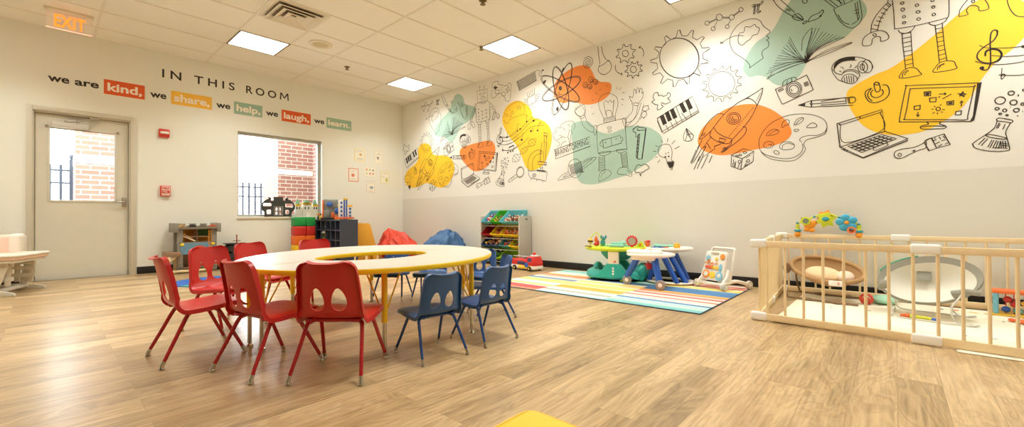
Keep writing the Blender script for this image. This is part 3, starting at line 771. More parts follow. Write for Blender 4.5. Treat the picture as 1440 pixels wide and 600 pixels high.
obj('ladder', tube(tube(B(), [(-.17, -.12, .52), (-.03, -.12, .44)], .006, 6), [(-.16, -.12, .55), (-.02, -.12, .44)], .004, 6), WOOD, t)
b = tube(B(), [(.13, -.145, .6), (.13, -.145, .3)], .004, 6); tube(b, [(.16, -.145, .6), (.16, -.145, .3)], .004, 6)
for k in range(7): tube(b, [(.13, -.145, .32+k*.045), (.16, -.145, .32+k*.045)], .003, 6)
obj('rope_ladder', b, FOR_, t)
obj('slanting_board', box(B(), (-.012, -.1, 0), (.012, .15, .4), .003, mx=T(.31, 0, .0) @ RY(radians(-15))), WOOD, t)
b = B()
box(b, (-.37, -.2, .235), (-.2, .1, .3), .004)
br = obj('bridge_deck', b, FBR, t)
b = B()
for x, y in ((-.34, -.18), (-.34, .08), (-.22, .08)): box(b, (x-.02, y-.02, 0), (x+.02, y+.02, .24), .003)
box(b, (-.36, -.2, .02), (.1, -.16, .05), .003); tube(b, [(-.34, -.18, .17), (-.26, -.18, .235)], .012, 6)
obj('bridge_frame', b, WOOD, t)

DK = pm('toy_black', (34, 34, 36), .45)
t = thing('toy_ship', 'black toy ship with a small red mast beside the play fort', 'toy ship', (-3.17, -.25, 0))
b = B()
for z in (.185, .31): b = lathe(b, [(0, -.1), (.05, -.1), (.068, -.06), (.068, .06), (.05, .1), (0, .1)], 18, T(-.06, 0, z) @ RX(pi/2)); lathe(b, [(0, -.1), (.05, -.1), (.068, -.06), (.068, .06), (.05, .1), (0, .1)], 18, T(.06, 0, z) @ RX(pi/2))
obj('hull', b, DK, t)
obj('deck', box(B(), (-.13, -.11, .372), (.15, .11, .385), .003), DK, t)
obj('base', box(B(), (-.14, -.12, 0), (.2, .12, .13), .02), pm('ship_maroon', (92, 40, 44), .5), t)
b = tube(B(), [(.03, 0, .385), (.03, 0, .5)], .008, 8); tube(b, [(-.02, 0, .42), (.08, 0, .42)], .006, 6); ball(b, (.03, 0, .505), .01, 8)
obj('mast', b, pm('mast_red', (150, 50, 40), .5), t)

t = thing('toy_facade', 'dark grey rounded toy board with cut out windows on the window sill', 'toy', (-2.46, -.005, WZ0))
DG = pm('panel_grey', (62, 64, 60), .6)
def holes_panel(outl, holes, th, mx):
    """flat board with cut outs: a 2D fill solidified"""
    c = bpy.data.curves.new('pan', 'CURVE'); c.dimensions = '2D'; c.fill_mode = 'BOTH'; c.extrude = th/2
    for pl in [outl]+holes:
        sp = c.splines.new('POLY'); sp.points.add(len(pl)-1); sp.use_cyclic_u = True
        for p, q in zip(sp.points, pl): p.co = (q[0], q[1], 0, 1)
    o = bpy.data.objects.new('pan', c); COL.objects.link(o)
    me = bpy.data.meshes.new_from_object(o.evaluated_get(bpy.context.evaluated_depsgraph_get()))
    b = B(); b.from_mesh(me); bpy.data.objects.remove(o); bpy.data.curves.remove(c); bpy.data.meshes.remove(me)
    bmesh.ops.transform(b, matrix=mx, verts=b.verts[:]); return b
ol = [(-.2, 0), (.2, 0)]+[(.27*cos(a), .17+.16*sin(a)) for a in (radians(-35+k*10) for k in range(11))]+[(.17, .33), (.12, .27), (.075, .27), (.075, .335), (-.075, .335), (-.075, .27), (-.12, .27), (-.17, .33)]+[(.27*cos(a), .17+.16*sin(a)) for a in (radians(115+k*10) for k in range(11))]
hl = [rrect(.13, .07, .02, 4, .17, .19), rrect(.13, .05, .02, 4, -.17, .2), rrect(.06, .08, .02, 4, .14, .08), rrect(.07, .08, .02, 4, -.15, .08), rrect(.035, .05, .005, 2, -.03, .13), rrect(.035, .05, .005, 2, .03, .13), rrect(.035, .05, .005, 2, -.03, .06), rrect(.035, .05, .005, 2, .03, .06)]
obj('board', holes_panel(ol, hl, .02, WL), DG, t)
b = box(B(), (-.07, -.02, .02), (.07, -.008, .03))
for z in (.02, .095, .165): box(b, (-.07, -.018, z), (.07, -.01, z+.008))
for x in (-.07, -.004, .062): box(b, (x, -.018, .02), (x+.008, -.01, .17))
obj('window_grille', b, pm('grille_grey', (170, 170, 160), .5), t)
obj('foot', box(box(B(), (-.2, -.03, 0), (-.17, .06, .02)), (.17, -.03, 0), (.2, .06, .02)), DG, t)

t = thing('toy_castle', 'small pale toy castle with green roofs on the sill beside the grey panel', 'toy castle', (-1.985, .03, WZ0))
CW = pm('castle_pale', (222, 220, 206), .6, var=.08, vscale=30); CG = pm('castle_green', (120, 170, 130), .5); CY = pm('castle_yellow', (230, 190, 70), .5)
b = box(B(), (-.17, -.02, 0), (.17, .02, .17), .003)
for x, wd, z in ((-.15, .04, .2), (0, .07, .23), (.15, .04, .2)): box(b, (x-wd, -.03, 0), (x+wd, .03, z), .004)
obj('castle_wall', b, CW, t)
for x, r, z in ((-.15, .045, .2), (0, .07, .23), (.15, .045, .2)):
    obj('roof', lathe(B(), [(r, z+.02), (r*.8, z+.04), (r*.3, z+.06 if r > .05 else z+.1), (0, z+.07 if r > .05 else z+.12)], 14, T(x, 0, 0)), CG, t)
    obj('trim_band', box(B(), (x-r, -.034, z-.02), (x+r, .034, z+.02), .003), CY, t)
for x in (-.17, -.13, -.03, .03, .13, .17): obj('castle_window', box(B(), (x-.01, -.033, .13), (x+.01, -.028, .17)), DG, t)
obj('gateway', prism(B(), [(-.03, 0), (.03, 0)]+[(.03*cos(a), .05+.03*sin(a)) for a in (k*pi/8 for k in range(9))], .006, T(.02, -.03, .0) @ RX(pi/2)), WHITE, t)

for lv, (nm, c) in enumerate((('blue', (40, 92, 156)), ('yellow', (244, 196, 24)), ('orange', (238, 112, 34)), ('red', (206, 46, 40)), ('green', (30, 150, 70)))):
    m = pm('foam_'+nm, c, .45, bump=.05, bscale=200)
    for k in range(2):
        wdt = .185 if k == 0 else .15; x = -2.245 if k == 0 else -2.072
        b = box(B(), (-wdt/2, -.09, 0), (wdt/2, .09, .155), .016, 3, mx=RZ(.02*((lv*7+k*3) % 5-2)))
        o = obj('foam_brick', b, m, loc=(x, -.3, lv*.1565))
        tag(o, f'{nm} foam brick, {"wider left" if k == 0 else "narrower right"} one of its level in the stack under the sill', 'block', 'colored foam bricks')

# ------------------------------------------------------------------ navy cubby shelf with toys
NAVY = pm('cubby_navy', (62, 68, 84), .5)
cx0, cx1, cyA, cyB, cz = -1.935, -1.63, -.06, -1.155, .735
t = thing('cubby_shelf', 'dark slate cubby shelf with square compartments near the room corner', 'shelf', (cx0, cyA, 0))
Lc = cyA-cyB; dp = cx1-cx0
b = B(); box(b, (0, -.02, .0), (dp, 0, cz)); box(b, (0, -Lc, 0), (dp, -Lc+.02, cz)); box(b, (0, -Lc+.02, cz-.02), (dp, -.02, cz)); box(b, (0, -Lc+.02, .05), (dp, -.02, .07)); box(b, (dp-.012, -Lc+.02, .07), (dp, -.02, cz-.02))
obj('carcass', b, NAVY, t)
NCOL, NROW = 6, 4
for k in range(1, NCOL):
    y = -Lc*k/NCOL; obj('divider', box(B(), (.004, y-.008, .07), (dp-.012, y+.008, cz-.02)), NAVY, t)
for k in range(1, NROW):
    z = .06+(cz-.07)*k/NROW; obj('shelf_board', box(B(), (.006, -Lc+.02, z-.008), (dp-.012, -.02, z+.008)), NAVY, t)
cw, rh = Lc/NCOL, (cz-.07)/NROW
def cell(c, r): return (cx0+.08, cyA-(c+.5)*cw, .068+rh*r+(.008 if r else .002))
TOYC = {'teal': (60, 150, 150), 'yellow': (236, 190, 60), 'red': (200, 50, 44), 'white': (230, 226, 214), 'green': (90, 160, 60), 'orange': (232, 110, 50), 'brown': (140, 96, 60), 'blue': (50, 100, 190), 'grey': (130, 128, 124), 'purple': (120, 80, 150), 'black': (40, 40, 42), 'skin': (232, 190, 150), 'sky': (120, 190, 210)}
def TM(n): return pm('toy_'+n+'_plastic', TOYC[n], .4)
def figurine(pos, c1, c2, s, label, rz=0):
    t = thing('toy_figure', label, 'toy figure', pos, rz)
    b = lathe(B(), [(0, 0), (.024*s, 0), (.026*s, .006*s), (.018*s, .03*s), (.022*s, .05*s), (.012*s, .066*s), (0, .068*s)], 14)
    for q in (-1, 1): tube(b, [(0, q*.018*s, .055*s), (-.008*s, q*.03*s, .04*s), (-.018*s, q*.028*s, .028*s)], .006*s, 8)
    obj('body', b, TM(c1), t)
    b = ball(B(), (0, 0, .082*s), (.017*s, .017*s, .019*s), 12); ball(b, (-.016*s, 0, .08*s), .004*s, 6); obj('head', b, TM(c2), t)
figurine(cell(1, 3), 'teal', 'sky', 1.0, 'small teal toy figure in the top row of the cubby shelf')
figurine(cell(0, 3), 'grey', 'skin', .9, 'grey toy figure in the top row compartment farthest back')
figurine(cell(2, 3), 'white', 'yellow', 1.3, 'white and yellow toy figure in the top row middle compartment')
figurine(cell(4, 3), 'brown', 'white', 1.0, 'brown toy figure with a pale head in the nearest top row compartment')
figurine(cell(4, 1), 'red', 'skin', 1.0, 'red toy figure in a low compartment just above the table edge')
p = cell(2, 2)
t = thing('toy_house', 'green and yellow toy house in the second row of the cubby shelf', 'toy house', p)
obj('wall', box(B(), (-.06, -.06, 0), (.06, .06, .1), .006), TM('green'), t); obj('window', box(box(B(), (-.063, -.04, .03), (-.055, .035, .085)), (-.03, -.064, .03), (.04, -.056, .08)), TM('black'), t)
b = prism(B(), [(-.07, .1), (.07, .1), (.055, .125), (0, .14), (-.055, .125)], .14, T(0, .07, 0) @ RX(pi/2), .004); obj('roof', b, TM('white'), t)
obj('column', box(B(), (-.07, -.09, 0), (-.03, -.062, .13), .004), TM('yellow'), t)

# on top of the cubby
def topz(): return cz
t = thing('toy_playset', 'grey and blue toy cliff playset standing on the cubby shelf', 'toy playset', (-1.785, -.6, cz), radians(62))
b = box(B(), (-.12, -.17, 0), (.12, .19, .03), .006)
obj('base', b, TM('black'), t)
rng = random.Random(3); pts = []
ROCK = pm('toy_rock', (132, 138, 136), .6, var=.25, vscale=18)
b = B(); box(b, (-.02, -.11, .03), (.02, .16, .345), .01); box(b, (-.06, -.1, .03), (.05, -.02, .2), .02); box(b, (-.05, .06, .03), (.05, .16, .16), .02); box(b, (-.04, -.05, .2), (.03, .1, .34), .015)
obj('cliff', b, ROCK, t)
b = prism(B(), [(-.19, .03), (-.08, .03), (-.1, .2), (-.13, .345), (-.17, .2)], .05, Matrix(((0, 0, 1, 0), (1, 0, 0, 0), (0, 1, 0, 0), (0, 0, 0, 1))) @ T(0, 0, -.02), .005); obj('spire', b, pm('spire_dark', (38, 52, 62), .4), t)
b = ball(B(), (-.05, .06, .26), (.02, .05, .04), 14); ball(b, (-.06, -.06, .15), (.02, .04, .05), 14); obj('blue_shield', b, TM('blue'), t)
b = box(B(), (-.1, -.02, .03), (-.06, .03, .12), .006); box(b, (-.05, .15, .03), (-.03, .175, .33), .004); obj('orange_gate', b, TM('orange'), t)
ball_ = ball(B(), (-.08, -.08, .24), (.03, .02, .02), 10); obj('yellow_wing', ball_, TM('yellow'), t)
t = thing('toy_tower', 'white and blue toy rocket tower with yellow tips on the cubby shelf', 'toy tower', (-1.72, -.9, cz), radians(62))
b = box(B(), (-.05, .03, 0), (.04, .11, .33), .006); box(b, (-.04, -.11, 0), (.04, -.03, .22), .006); obj('tower_block', b, WHITE, t)
b = B()
for y in (-.02, .015): tube(b, [(-.03, y, 0), (-.03, y, .34)], .013, 10)
for k in range(4): box(b, (-.053, .045, .05+k*.07), (-.047, .075, .09+k*.07))
for k in range(3): box(b, (-.043, -.09, .04+k*.06), (-.037, -.06, .08+k*.06))
obj('blue_column', b, TM('blue'), t)
b = B(); box(b, (-.05, -.04, .33), (.0, .03, .36), .006); box(b, (-.045, -.115, .215), (.045, -.025, .245), .006); obj('yellow_tip', b, TM('yellow'), t)
t = thing('toy_crane', 'orange toy crane arm lying along the front of the cubby top', 'toy crane', (-1.79, -1.0, cz), radians(66)); t.scale = (.68, .62, .68)
b = B()
tube(b, [(0, .2, .06), (0, .1, .045), (0, -.05, .05), (0, -.22, .05)], .014, 8); tube(b, [(0, .2, .02), (0, .06, .02), (0, -.1, .022), (0, -.26, .04)], .013, 8)
for k in range(8): tube(b, [(0, .18-k*.055, .022), (0, .155-k*.055, .05)], .008, 6)
prism(b, [(.17, .0), (.25, .0), (.24, .06), (.2, .12), (.17, .07)], .02, Matrix(((0, 0, 1, 0), (1, 0, 0, 0), (0, 1, 0, 0), (0, 0, 0, 1))) @ T(0, 0, -.01), .003)
obj('crane_arm', b, TM('orange'), t)
obj('crane_foot', box(box(B(), (-.03, .12, 0), (.03, .18, .02), .004), (-.03, -.16, 0), (.03, -.1, .02), .004), TM('yellow'), t)
figurine((-1.88, -.18, cz), 'white', 'yellow', 1.1, 'yellow and white toy figure at the back end of the cubby top')
figurine((-1.89, -.27, cz), 'black', 'orange', 1.1, 'black toy figure beside the toy cliff on the cubby top')
figurine((-1.9, -.36, cz), 'yellow', 'brown', 1.1, 'yellow toy figure standing before the toy cliff on the cubby top')
# yellow folding panel behind the cubby, and a wooden stool seen through the hole of the table
t = thing('easel_board', 'orange yellow slanted easel side behind the cubby shelf', 'easel', (-1.32, -.95, 0))
EY = pm('easel_yellow', (232, 168, 52), .5)
mxe = Matrix(((.98, 0, .2, 0), (-.2, 0, .98, 0), (0, 1, 0, 0), (0, 0, 0, 1)))
for s in (0, .36): obj('side_panel', prism(B(), [(-.2, 0), (.2, 0), (.03, .64), (-.01, .67), (-.2, .67)], .018, mxe @ T(0, 0, s), .003), EY, t)
obj('cross_board', box(B(), (-.18, .02, .25), (-.16, .36, .62), mx=Matrix(((.98, .2, 0, 0), (-.2, .98, 0, 0), (0, 0, 1, 0), (0, 0, 0, 1)))), EY, t)
t = thing('wooden_stool', 'low pale wooden stool seen through the table opening', 'stool', (-1.7, -1.55, 0), .3)
obj('seat', box(B(), (-.14, -.14, .26), (.14, .14, .285), .006), WOOD, t)
for x in (-1, 1):
    for y in (-1, 1): obj('leg', tube(B(), [(x*.11, y*.11, .26), (x*.125, y*.125, 0)], .014, 10), WOOD, t)

# ------------------------------------------------------------------ bean bags
def beanbag(loc, rx, ry, h, m, label, rz, px, py, seed):
    from mathutils import noise
    t = thing('bean_bag', label, 'bean bag', loc, rz)
    b = B(); bmesh.ops.create_icosphere(b, subdivisions=5, radius=1)
    for v in b.verts:
        p = v.co.normalized(); z = (p.z+1)/2; a = atan2(p.y, p.x); l = math.sqrt(max(0, 1-p.z*p.z))
        r = l**.55 if p.z < 0 else l
        q = Vector((cos(a)*1.3, sin(a)*1.3, p.z*1.2+seed))
        crease = abs(noise.noise(q*1.5))*.42+abs(noise.noise(q*2.9))*.24
        x, y = r*rx*cos(a)*(1.05-crease*z), r*ry*sin(a)*(1.05-crease*z)
        zz = h*(max(0, p.z)**1.25*.72+.28*min(1, z*2))*(1-crease*.55*(1-z)) if p.z > 0 else h*.28*min(1, z*2)
        k = max(0, p.z)**2
        zz += .16*h*noise.noise(Vector((x*7, y*7, seed)))*max(0, p.z)
        v.co = Vector((x*(1-.25*k)+px*k, y*(1-.25*k)+py*k, max(0, zz)))
    obj('bag', b, m, t, 28)
    b = tube(B(), [(px-.05, py, h*.93), (px, py+.015, h*1.0), (px+.05, py, h*.94)], .014, 8, smooth=4); obj('carry_loop', b, m, t)
BRED = pm('bean_red', (214, 66, 42), .55, bump=.2, bscale=25); BBLU = pm('bean_blue', (48, 92, 140), .5, bump=.25, bscale=25)
beanbag((-.62, -.78, 0), .40, .36, .53, BRED, 'crumpled red bean bag in the room corner', radians(-48), -.12, 0, 2.3)
beanbag((-.45, -1.9, 0), .44, .38, .54, BBLU, 'crumpled blue bean bag against the mural wall', radians(-48), .12, 0, 7.1)

# ------------------------------------------------------------------ bin organizer
GREY = pm('organizer_grey', (190, 186, 176), .5)
oy0, oy1, ox = -2.715, -3.565, -.31
t = thing('bin_organizer', 'grey toy organizer rack holding slanted colored bins against the mural wall', 'organizer', (-.02, oy0, 0))
Wd = oy0-oy1
def sidep(y):
    return prism(B(), [(0, .0), (-.29, 0), (-.29, .76), (-.275, .78), (-.015, .78), (0, .765)], .018, T(0, y, 0) @ RX(pi/2), .002)
obj('side_panel', sidep(0), GREY, t); obj('side_panel', sidep(-Wd+.018), GREY, t)
ROWS = [(.72, 0), (.52, 1), (.345, 2), (.155, 3)]
b = B()
for z, _ in ROWS:
    for xx, dz in ((-.24, -.10), (-.02, -.02)): tube(b, [(xx, -.018, z+dz), (xx, -Wd+.018, z+dz)], .007, 8)
obj('rod', b, STEEL, t)
o_ = obj('hand_hole', prism(B(), rrect(.06, .018, .009), .002, T(-.12, -Wd-.001, .73) @ RX(pi/2)), pm('hole_dark', (70, 84, 90), .6), t)
BINC = {'teal': (96, 186, 196), 'green': (46, 168, 38), 'red': (176, 32, 32), 'yellow': (240, 206, 40), 'navy': (30, 66, 128), 'sea': (72, 150, 150), 'lime': (160, 200, 40)}
bin_cache = {}
def bin_mesh(wd):
    b = B(); d, hf, hb, tk = .27, .07, .16, .003
    def ring(ix, z0off):                                  # open tray, outer or inner
        o = tk if ix else 0
        f = lambda x: hf+(hb-hf)*(x+d)/d
        bot = [(-d+.05+o, -wd/2+.02+o, o), (-.03-o, -wd/2+.02+o, o), (-.03-o, wd/2-.02-o, o), (-d+.05+o, wd/2-.02-o, o)]
        top = [(-d+o, -wd/2+.003+o, hf), (-o, -wd/2+.003+o, hb), (-o, wd/2-.003-o, hb), (-d+o, wd/2-.003-o, hf)]
        return [b.verts.new(p) for p in bot], [b.verts.new(p) for p in top]
    ob, ot = ring(0, 0); ib, it = ring(1, 0)
    b.faces.new(ob[::-1]); b.faces.new(ib)
    for k in range(4):
        n = (k+1) % 4
        b.faces.new([ob[k], ob[n], ot[n], ot[k]]); b.faces.new([ib[n], ib[k], it[k], it[n]]); b.faces.new([ot[k], ot[n], it[n], it[k]])
    # rim lip
    lp = [(-d-.008, -wd/2, hf), (.006, -wd/2, hb+.002), (.006, wd/2, hb+.002), (-d-.008, wd/2, hf)]
    lo = [b.verts.new((p[0], p[1], p[2]+.002)) for p in lp]; l2 = [b.verts.new((p[0], p[1], p[2]-.012)) for p in lp]
    for k in range(4):
        n = (k+1) % 4
        b.faces.new([l2[k], l2[n], lo[n], lo[k]]); b.faces.new([lo[k], lo[n], it[n], it[k]])
    return b
rowdef = [[('teal', .205), ('green', .205), ('teal', .395)], [('red', .205), ('yellow', .205), ('yellow', .395)], [('navy', .405), ('sea', .205), ('yellow', .195)], [('lime', .405), ('lime', .4)]]
names = [['left narrow teal bin in the top row', 'narrow green bin in the top row', 'wide teal bin in the top row'], ['narrow red bin in the second row', 'narrow yellow bin beside the red bin in the second row', 'wide yellow bin in the second row'],
         ['wide navy blue bin in the third row', 'narrow sea green bin in the third row', 'narrow yellow bin at the right of the third row'], ['left wide lime bin in the bottom row', 'right wide lime bin in the bottom row']]
fill = [['mixed red and blue bits', 'yellow and brown bits', 'white and brown animals'], [None, 'tan blocks', 'tan wooden blocks'], ['mixed action toys', 'grey and red bits', 'red and green bits'], ['white and black bits', None]]
fcol = [[('red', 'blue', 'white'), ('yellow', 'brown', 'green'), ('white', 'brown', 'black', 'orange')], [(), ('orange', 'brown'), ('skin', 'brown', 'orange')], [('black', 'orange', 'white', 'yellow', 'grey'), ('grey', 'white', 'red'), ('red', 'green')], [('white', 'black', 'green'), ()]]
def toybits(wd, cols, seed):
    rg = random.Random(seed); b = B()
    n = int(wd*220)
    for k in range(n):
        x = rg.uniform(-.215, -.06); y = rg.uniform(-wd/2+.04, wd/2-.04); z = .012+rg.uniform(0, .045)+.05*(x+.23)/.2
        s = rg.uniform(.012, .026); m = T(x, y, z+.01) @ Euler((rg.uniform(0, 6), rg.uniform(0, 6), rg.uniform(0, 6))).to_matrix().to_4x4(); mi = rg.randrange(len(cols)); q = rg.random()
        if q < .35: cbox(b, (0, 0, 0), (s*2.2, s, s*.8), .003, 1, m, mi)
        elif q < .65: ball(b, (0, 0, 0), (s, s*.6, s*.7), 8, m, mi)
        else: tube(b, [(-s*1.6, 0, 0), (0, s*.5, 0), (s*1.6, 0, 0)], s*.4, 6, mx=m, mi=mi)
    return b
for r, (z, _) in enumerate(ROWS):
    y = oy0-.02
    for c, (col_, wd) in enumerate(rowdef[r]):
        yc = y-wd/2; y -= wd+.002
        o = obj('storage_bin', bin_mesh(wd), pm('bin_'+col_, BINC[col_], .4), loc=(-.035, yc, z), rot=(0, radians(-20), 0))
        tag(o, names[r][c]+' of the grey rack', 'bin', 'bins of the toy rack')
        if fill[r][c]:
            f = obj('toy_pieces', toybits(wd, fcol[r][c], r*5+c), [TM(q) for q in fcol[r][c]], loc=(-.035, yc, z+.004), rot=(0, radians(-20), 0))
            tag(f, fill[r][c]+' heaped in the '+names[r][c], 'toys', kind='stuff')
# ------------------------------------------------------------------ fire engine
t = thing('toy_fire_engine', 'red toy fire engine with white cab on the floor beside the bin rack', 'toy fire engine', (-.45, -3.83, 0), radians(-97))
FR = pm('engine_red', (214, 44, 36), .35); EYE = pm('engine_yellow', (244, 206, 60), .4); WHL = pm('tyre_dark', (30, 30, 32), .6); WINB = pm('engine_window', (50, 64, 110), .2)
obj('chassis', box(B(), (-.24, -.1, .025), (.24, .1, .075), .012), WHITE, t)
obj('yellow_skirt', box(B(), (-.08, -.103, .03), (.18, .103, .075), .008), EYE, t)
b = box(B(), (-.24, -.095, .075), (.1, .095, .16), .014); obj('body', b, FR, t)
b = prism(B(), [(.1, .075), (.235, .075), (.235, .13), (.2, .2), (.1, .2)], .19, T(0, .095, 0) @ RX(pi/2), .008); cab = obj('cab', b, FR, t)
b = box(B(), (.12, -.098, .135), (.2, .098, .185), .004); obj('cab_window', b, WINB, cab)
obj('side_window', box(B(), (-.1, -.098, .085), (.06, .098, .13), .004), WINB, t)
obj('blue_badge', cyl(B(), .035, -.108, .108, 20, mx=T(.1, 0, .085) @ RX(pi/2)), TM('blue'), t)
b = B()
for s in (-1, 1): tube(b, [(-.24, s*.035, .19), (.1, s*.035, .19)], .008, 8)
for k in range(8): tube(b, [(-.22+k*.042, -.035, .19), (-.22+k*.042, .035, .19)], .006, 6)
cbox(b, (-.05, 0, .172), (.12, .06, .03), .006)
obj('ladder', b, pm('ladder_grey', (170, 166, 160), .5), t)
b = box(B(), (.12, -.04, .2), (.2, .04, .225), .008); obj('roof', b, WHITE, cab); b = lathe(B(), [(.022, .225), (.022, .25), (.012, .262), (0, .264)], 14, T(.16, 0, 0)); obj('siren', b, FR, cab)
for x in (-.15, .16):
    for s in (-1, 1):
        b = cyl(B(), .036, -.014, .014, 20, .006, mx=T(x, s*.1, .036) @ RX(pi/2)); w_ = obj('wheel', b, WHL, t)
        obj('hub', cyl(B(), .014, -.017, .017, 14, mx=T(x, s*.1, .036) @ RX(pi/2)), EYE, w_)
# ------------------------------------------------------------------ rugs
def striped():
    m = bpy.data.materials.new('striped_rug_weave'); m.use_nodes = True; nt = m.node_tree; b = nt.nodes['Principled BSDF']; L = nt.links.new
    tc = nt.nodes.new('ShaderNodeTexCoord'); s = nt.nodes.new('ShaderNodeSeparateXYZ'); L(tc.outputs['Object'], s.inputs[0])
    C_ = {'mint': (184, 222, 206), 'teal': (130, 194, 190), 'aqua': (184, 220, 216), 'blue': (84, 132, 182), 'steel': (112, 152, 186), 'cream': (248, 226, 206), 'pink': (244, 190, 176), 'red': (208, 92, 92), 'orange': (242, 176, 80), 'coral': (238, 146, 110), 'yellow': (247, 218, 122), 'pale': (248, 236, 196), 'grey': (180, 184, 170), 'white': (246, 240, 226)}
    seqs = [  # from the open floor side to the wall side, per third of the length (right, middle, left)
        [('teal', .06), ('mint', .07), ('aqua', .03), ('blue', .035), ('cream', .09), ('red', .03), ('cream', .06), ('red', .035), ('pink', .05), ('coral', .035), ('orange', .04), ('blue', .16), ('steel', .04), ('yellow', .07), ('pale', .04), ('coral', .05), ('pink', .05), ('red', .03), ('cream', .06)],
        [('aqua', .05), ('white', .03), ('grey', .06), ('white', .04), ('cream', .04), ('orange', .12), ('pale', .03), ('yellow', .12), ('cream', .05), ('yellow', .07), ('pale', .06), ('blue', .06), ('steel', .04), ('mint', .12), ('teal', .05), ('mint', .05), ('coral', .05), ('cream', .06)],
        [('coral', .05), ('red', .12), ('cream', .03), ('yellow', .06), ('mint', .06), ('white', .05), ('yellow', .12), ('grey', .05), ('blue', .05), ('cream', .05), ('pink', .07), ('coral', .07), ('orange', .04), ('cream', .04), ('white', .08), ('mint', .06), ('teal', .06), ('aqua', .06)]]
    prev = None
    nx = nt.nodes.new('ShaderNodeMath'); nx.operation = 'MULTIPLY'; nx.inputs[1].default_value = 1/1.58; L(s.outputs['X'], nx.inputs[0])
    for i, sq in enumerate(seqs):
        cr = nt.nodes.new('ShaderNodeValToRGB'); cr.color_ramp.interpolation = 'CONSTANT'; L(nx.outputs[0], cr.inputs[0])
        tot = sum(w for _, w in sq); acc = 0; el = cr.color_ramp.elements
        for k, (c, wd) in enumerate(sq):
            e = el[0] if k == 0 else (el[1] if k == 1 else el.new(acc/tot)); e.position = acc/tot; e.color = (*lin(C_[c]), 1); acc += wd
        if prev is None: prev = cr.outputs[0]
        else:
            gt = nt.nodes.new('ShaderNodeMath'); gt.operation = 'GREATER_THAN'; gt.inputs[1].default_value = (.86, 1.66)[i-1]; L(s.outputs['Y'], gt.inputs[0])
            mxx = nt.nodes.new('ShaderNodeMix'); mxx.data_type = 'RGBA'; L(gt.outputs[0], mxx.inputs[0]); L(prev, mxx.inputs[6]); L(cr.outputs[0], mxx.inputs[7]); prev = mxx.outputs[2]
    n = nt.nodes.new('ShaderNodeTexNoise'); n.inputs['Scale'].default_value = 6; n.inputs['Detail'].default_value = 5; mp = nt.nodes.new('ShaderNodeMapping'); mp.inputs['Scale'].default_value = (12, 1, 1); L(tc.outputs['Object'], mp.inputs[0]); L(mp.outputs[0], n.inputs[0])
    hs = nt.nodes.new('ShaderNodeHueSaturation'); L(prev, hs.inputs['Color']); mr = nt.nodes.new('ShaderNodeMapRange'); mr.inputs[3].default_value = .88; mr.inputs[4].default_value = 1.1; L(n.outputs['Fac'], mr.inputs[0]); L(mr.outputs[0], hs.inputs['Value'])
    L(hs.outputs[0], b.inputs['Base Color']); b.inputs['Roughness'].default_value = .95
    return m
t = thing('striped_rug', 'flat rug of multicolored stripes under the baby toys along the mural wall', 'rug', (-1.725, -6.665, 0), radians(0))
b = B(); nx_, ny_ = 20, 30
box(b, (0, 0, .002), (1.58, 2.37, .009), .003)
obj('weave', b, striped(), t)
b = B()
for p, q in (((0, 0), (1.58, 0)), ((0, 0), (0, 2.37)), ((1.58, 0), (1.58, 2.37)), ((0, 2.37), (1.58, 2.37))): tube(b, [(p[0], p[1], .005), (q[0], q[1], .005)], .005, 6)
obj('edge_binding', b, pm('rug_binding', (60, 84, 110), .9), t)
t = thing('round_rug', 'small round blue and green rug in front of the play fort', 'rug', (-3.72, -1.62, 0))
b = prism(B(), ell(.46, .46, 56), .008); obj('blue_field', b, pm('rug_blue', (44, 92, 170), .95, bump=.3, bscale=200), t)
b = prism(B(), cat_rom([(p[0], p[1], 0) for p in [(-.4, -.2), (-.1, -.22), (.15, -.05), (.42, .02), (.36, -.27), (.1, -.44), (-.2, -.41)]], 6, True), .0025, T(0, 0, .008)); obj('green_patch', b, pm('rug_green', (70, 170, 120), .95, bump=.3, bscale=200), t)

# ------------------------------------------------------------------ baby activity centre (lime tray on a teal base)
TEAL = pm('walker_teal', (50, 172, 160), .35); LIME = pm('walker_lime', (206, 224, 40), .4); LCR = pm('walker_cream', (240, 228, 210), .4); MINT = pm('walker_mint', (150, 214, 190), .4); SEAG = pm('walker_sage', (160, 190, 168), .5)
t = thing('baby_walker', 'teal and lime baby activity walker on the striped rug', 'baby walker', (-.46, -5.28, .0095), radians(-72))
b = B(); pr = [(.31, .02), (.345, .03), (.35, .06), (.335, .1), (.29, .125), (.25, .12), (.215, .08), (.205, .04), (.21, .02)]
lathe(b, pr+[pr[0]], 48, Matrix.Diagonal((1.08, .78, 1, 1)))
for s in (-1, 1):
    for yy in (0,): pass
b2 = prism(B(), cat_rom([(-.27, .04, 0), (-.15, .115, 0), (-.085, .195, 0), (-.065, .205, 0), (.065, .205, 0), (.085, .195, 0), (.15, .115, 0), (.27, .04, 0)], 5), .08, None, .01)
b3 = B(); merge(b3, b2.copy(), T(0, -.2, 0) @ RX(pi/2)); merge(b, b3); b3 = B(); merge(b3, b2, T(0, .28, 0) @ RX(pi/2)); merge(b, b3)
for y in (-.1, .1): ball(b, (.29, y, .1), (.075, .085, .1), 20)
for y in (.12,): ball(b, (-.26, y, .09), (.07, .08, .1), 18)
obj('base', b, TEAL, t)
for s in (-1, 1):
    up = obj('upright', box(B(), (-.062, s*.24-.03, .18), (.062, s*.24+.03, .35), .012), LCR if s < 0 else SEAG, t)
    if s < 0:
        b = prism(B(), [(0, -.012), (.014, .004), (.01, .014), (0, .008), (-.01, .014), (-.014, .004)], .004, T(.02, -.27, .23) @ RX(pi/2)); obj('heart_mark', b, FR, up)
        for k in range(3): obj('button', ball(B(), (0, -.28, .09+k*.032), (.013, .006, .013), 12), WHITE, up)
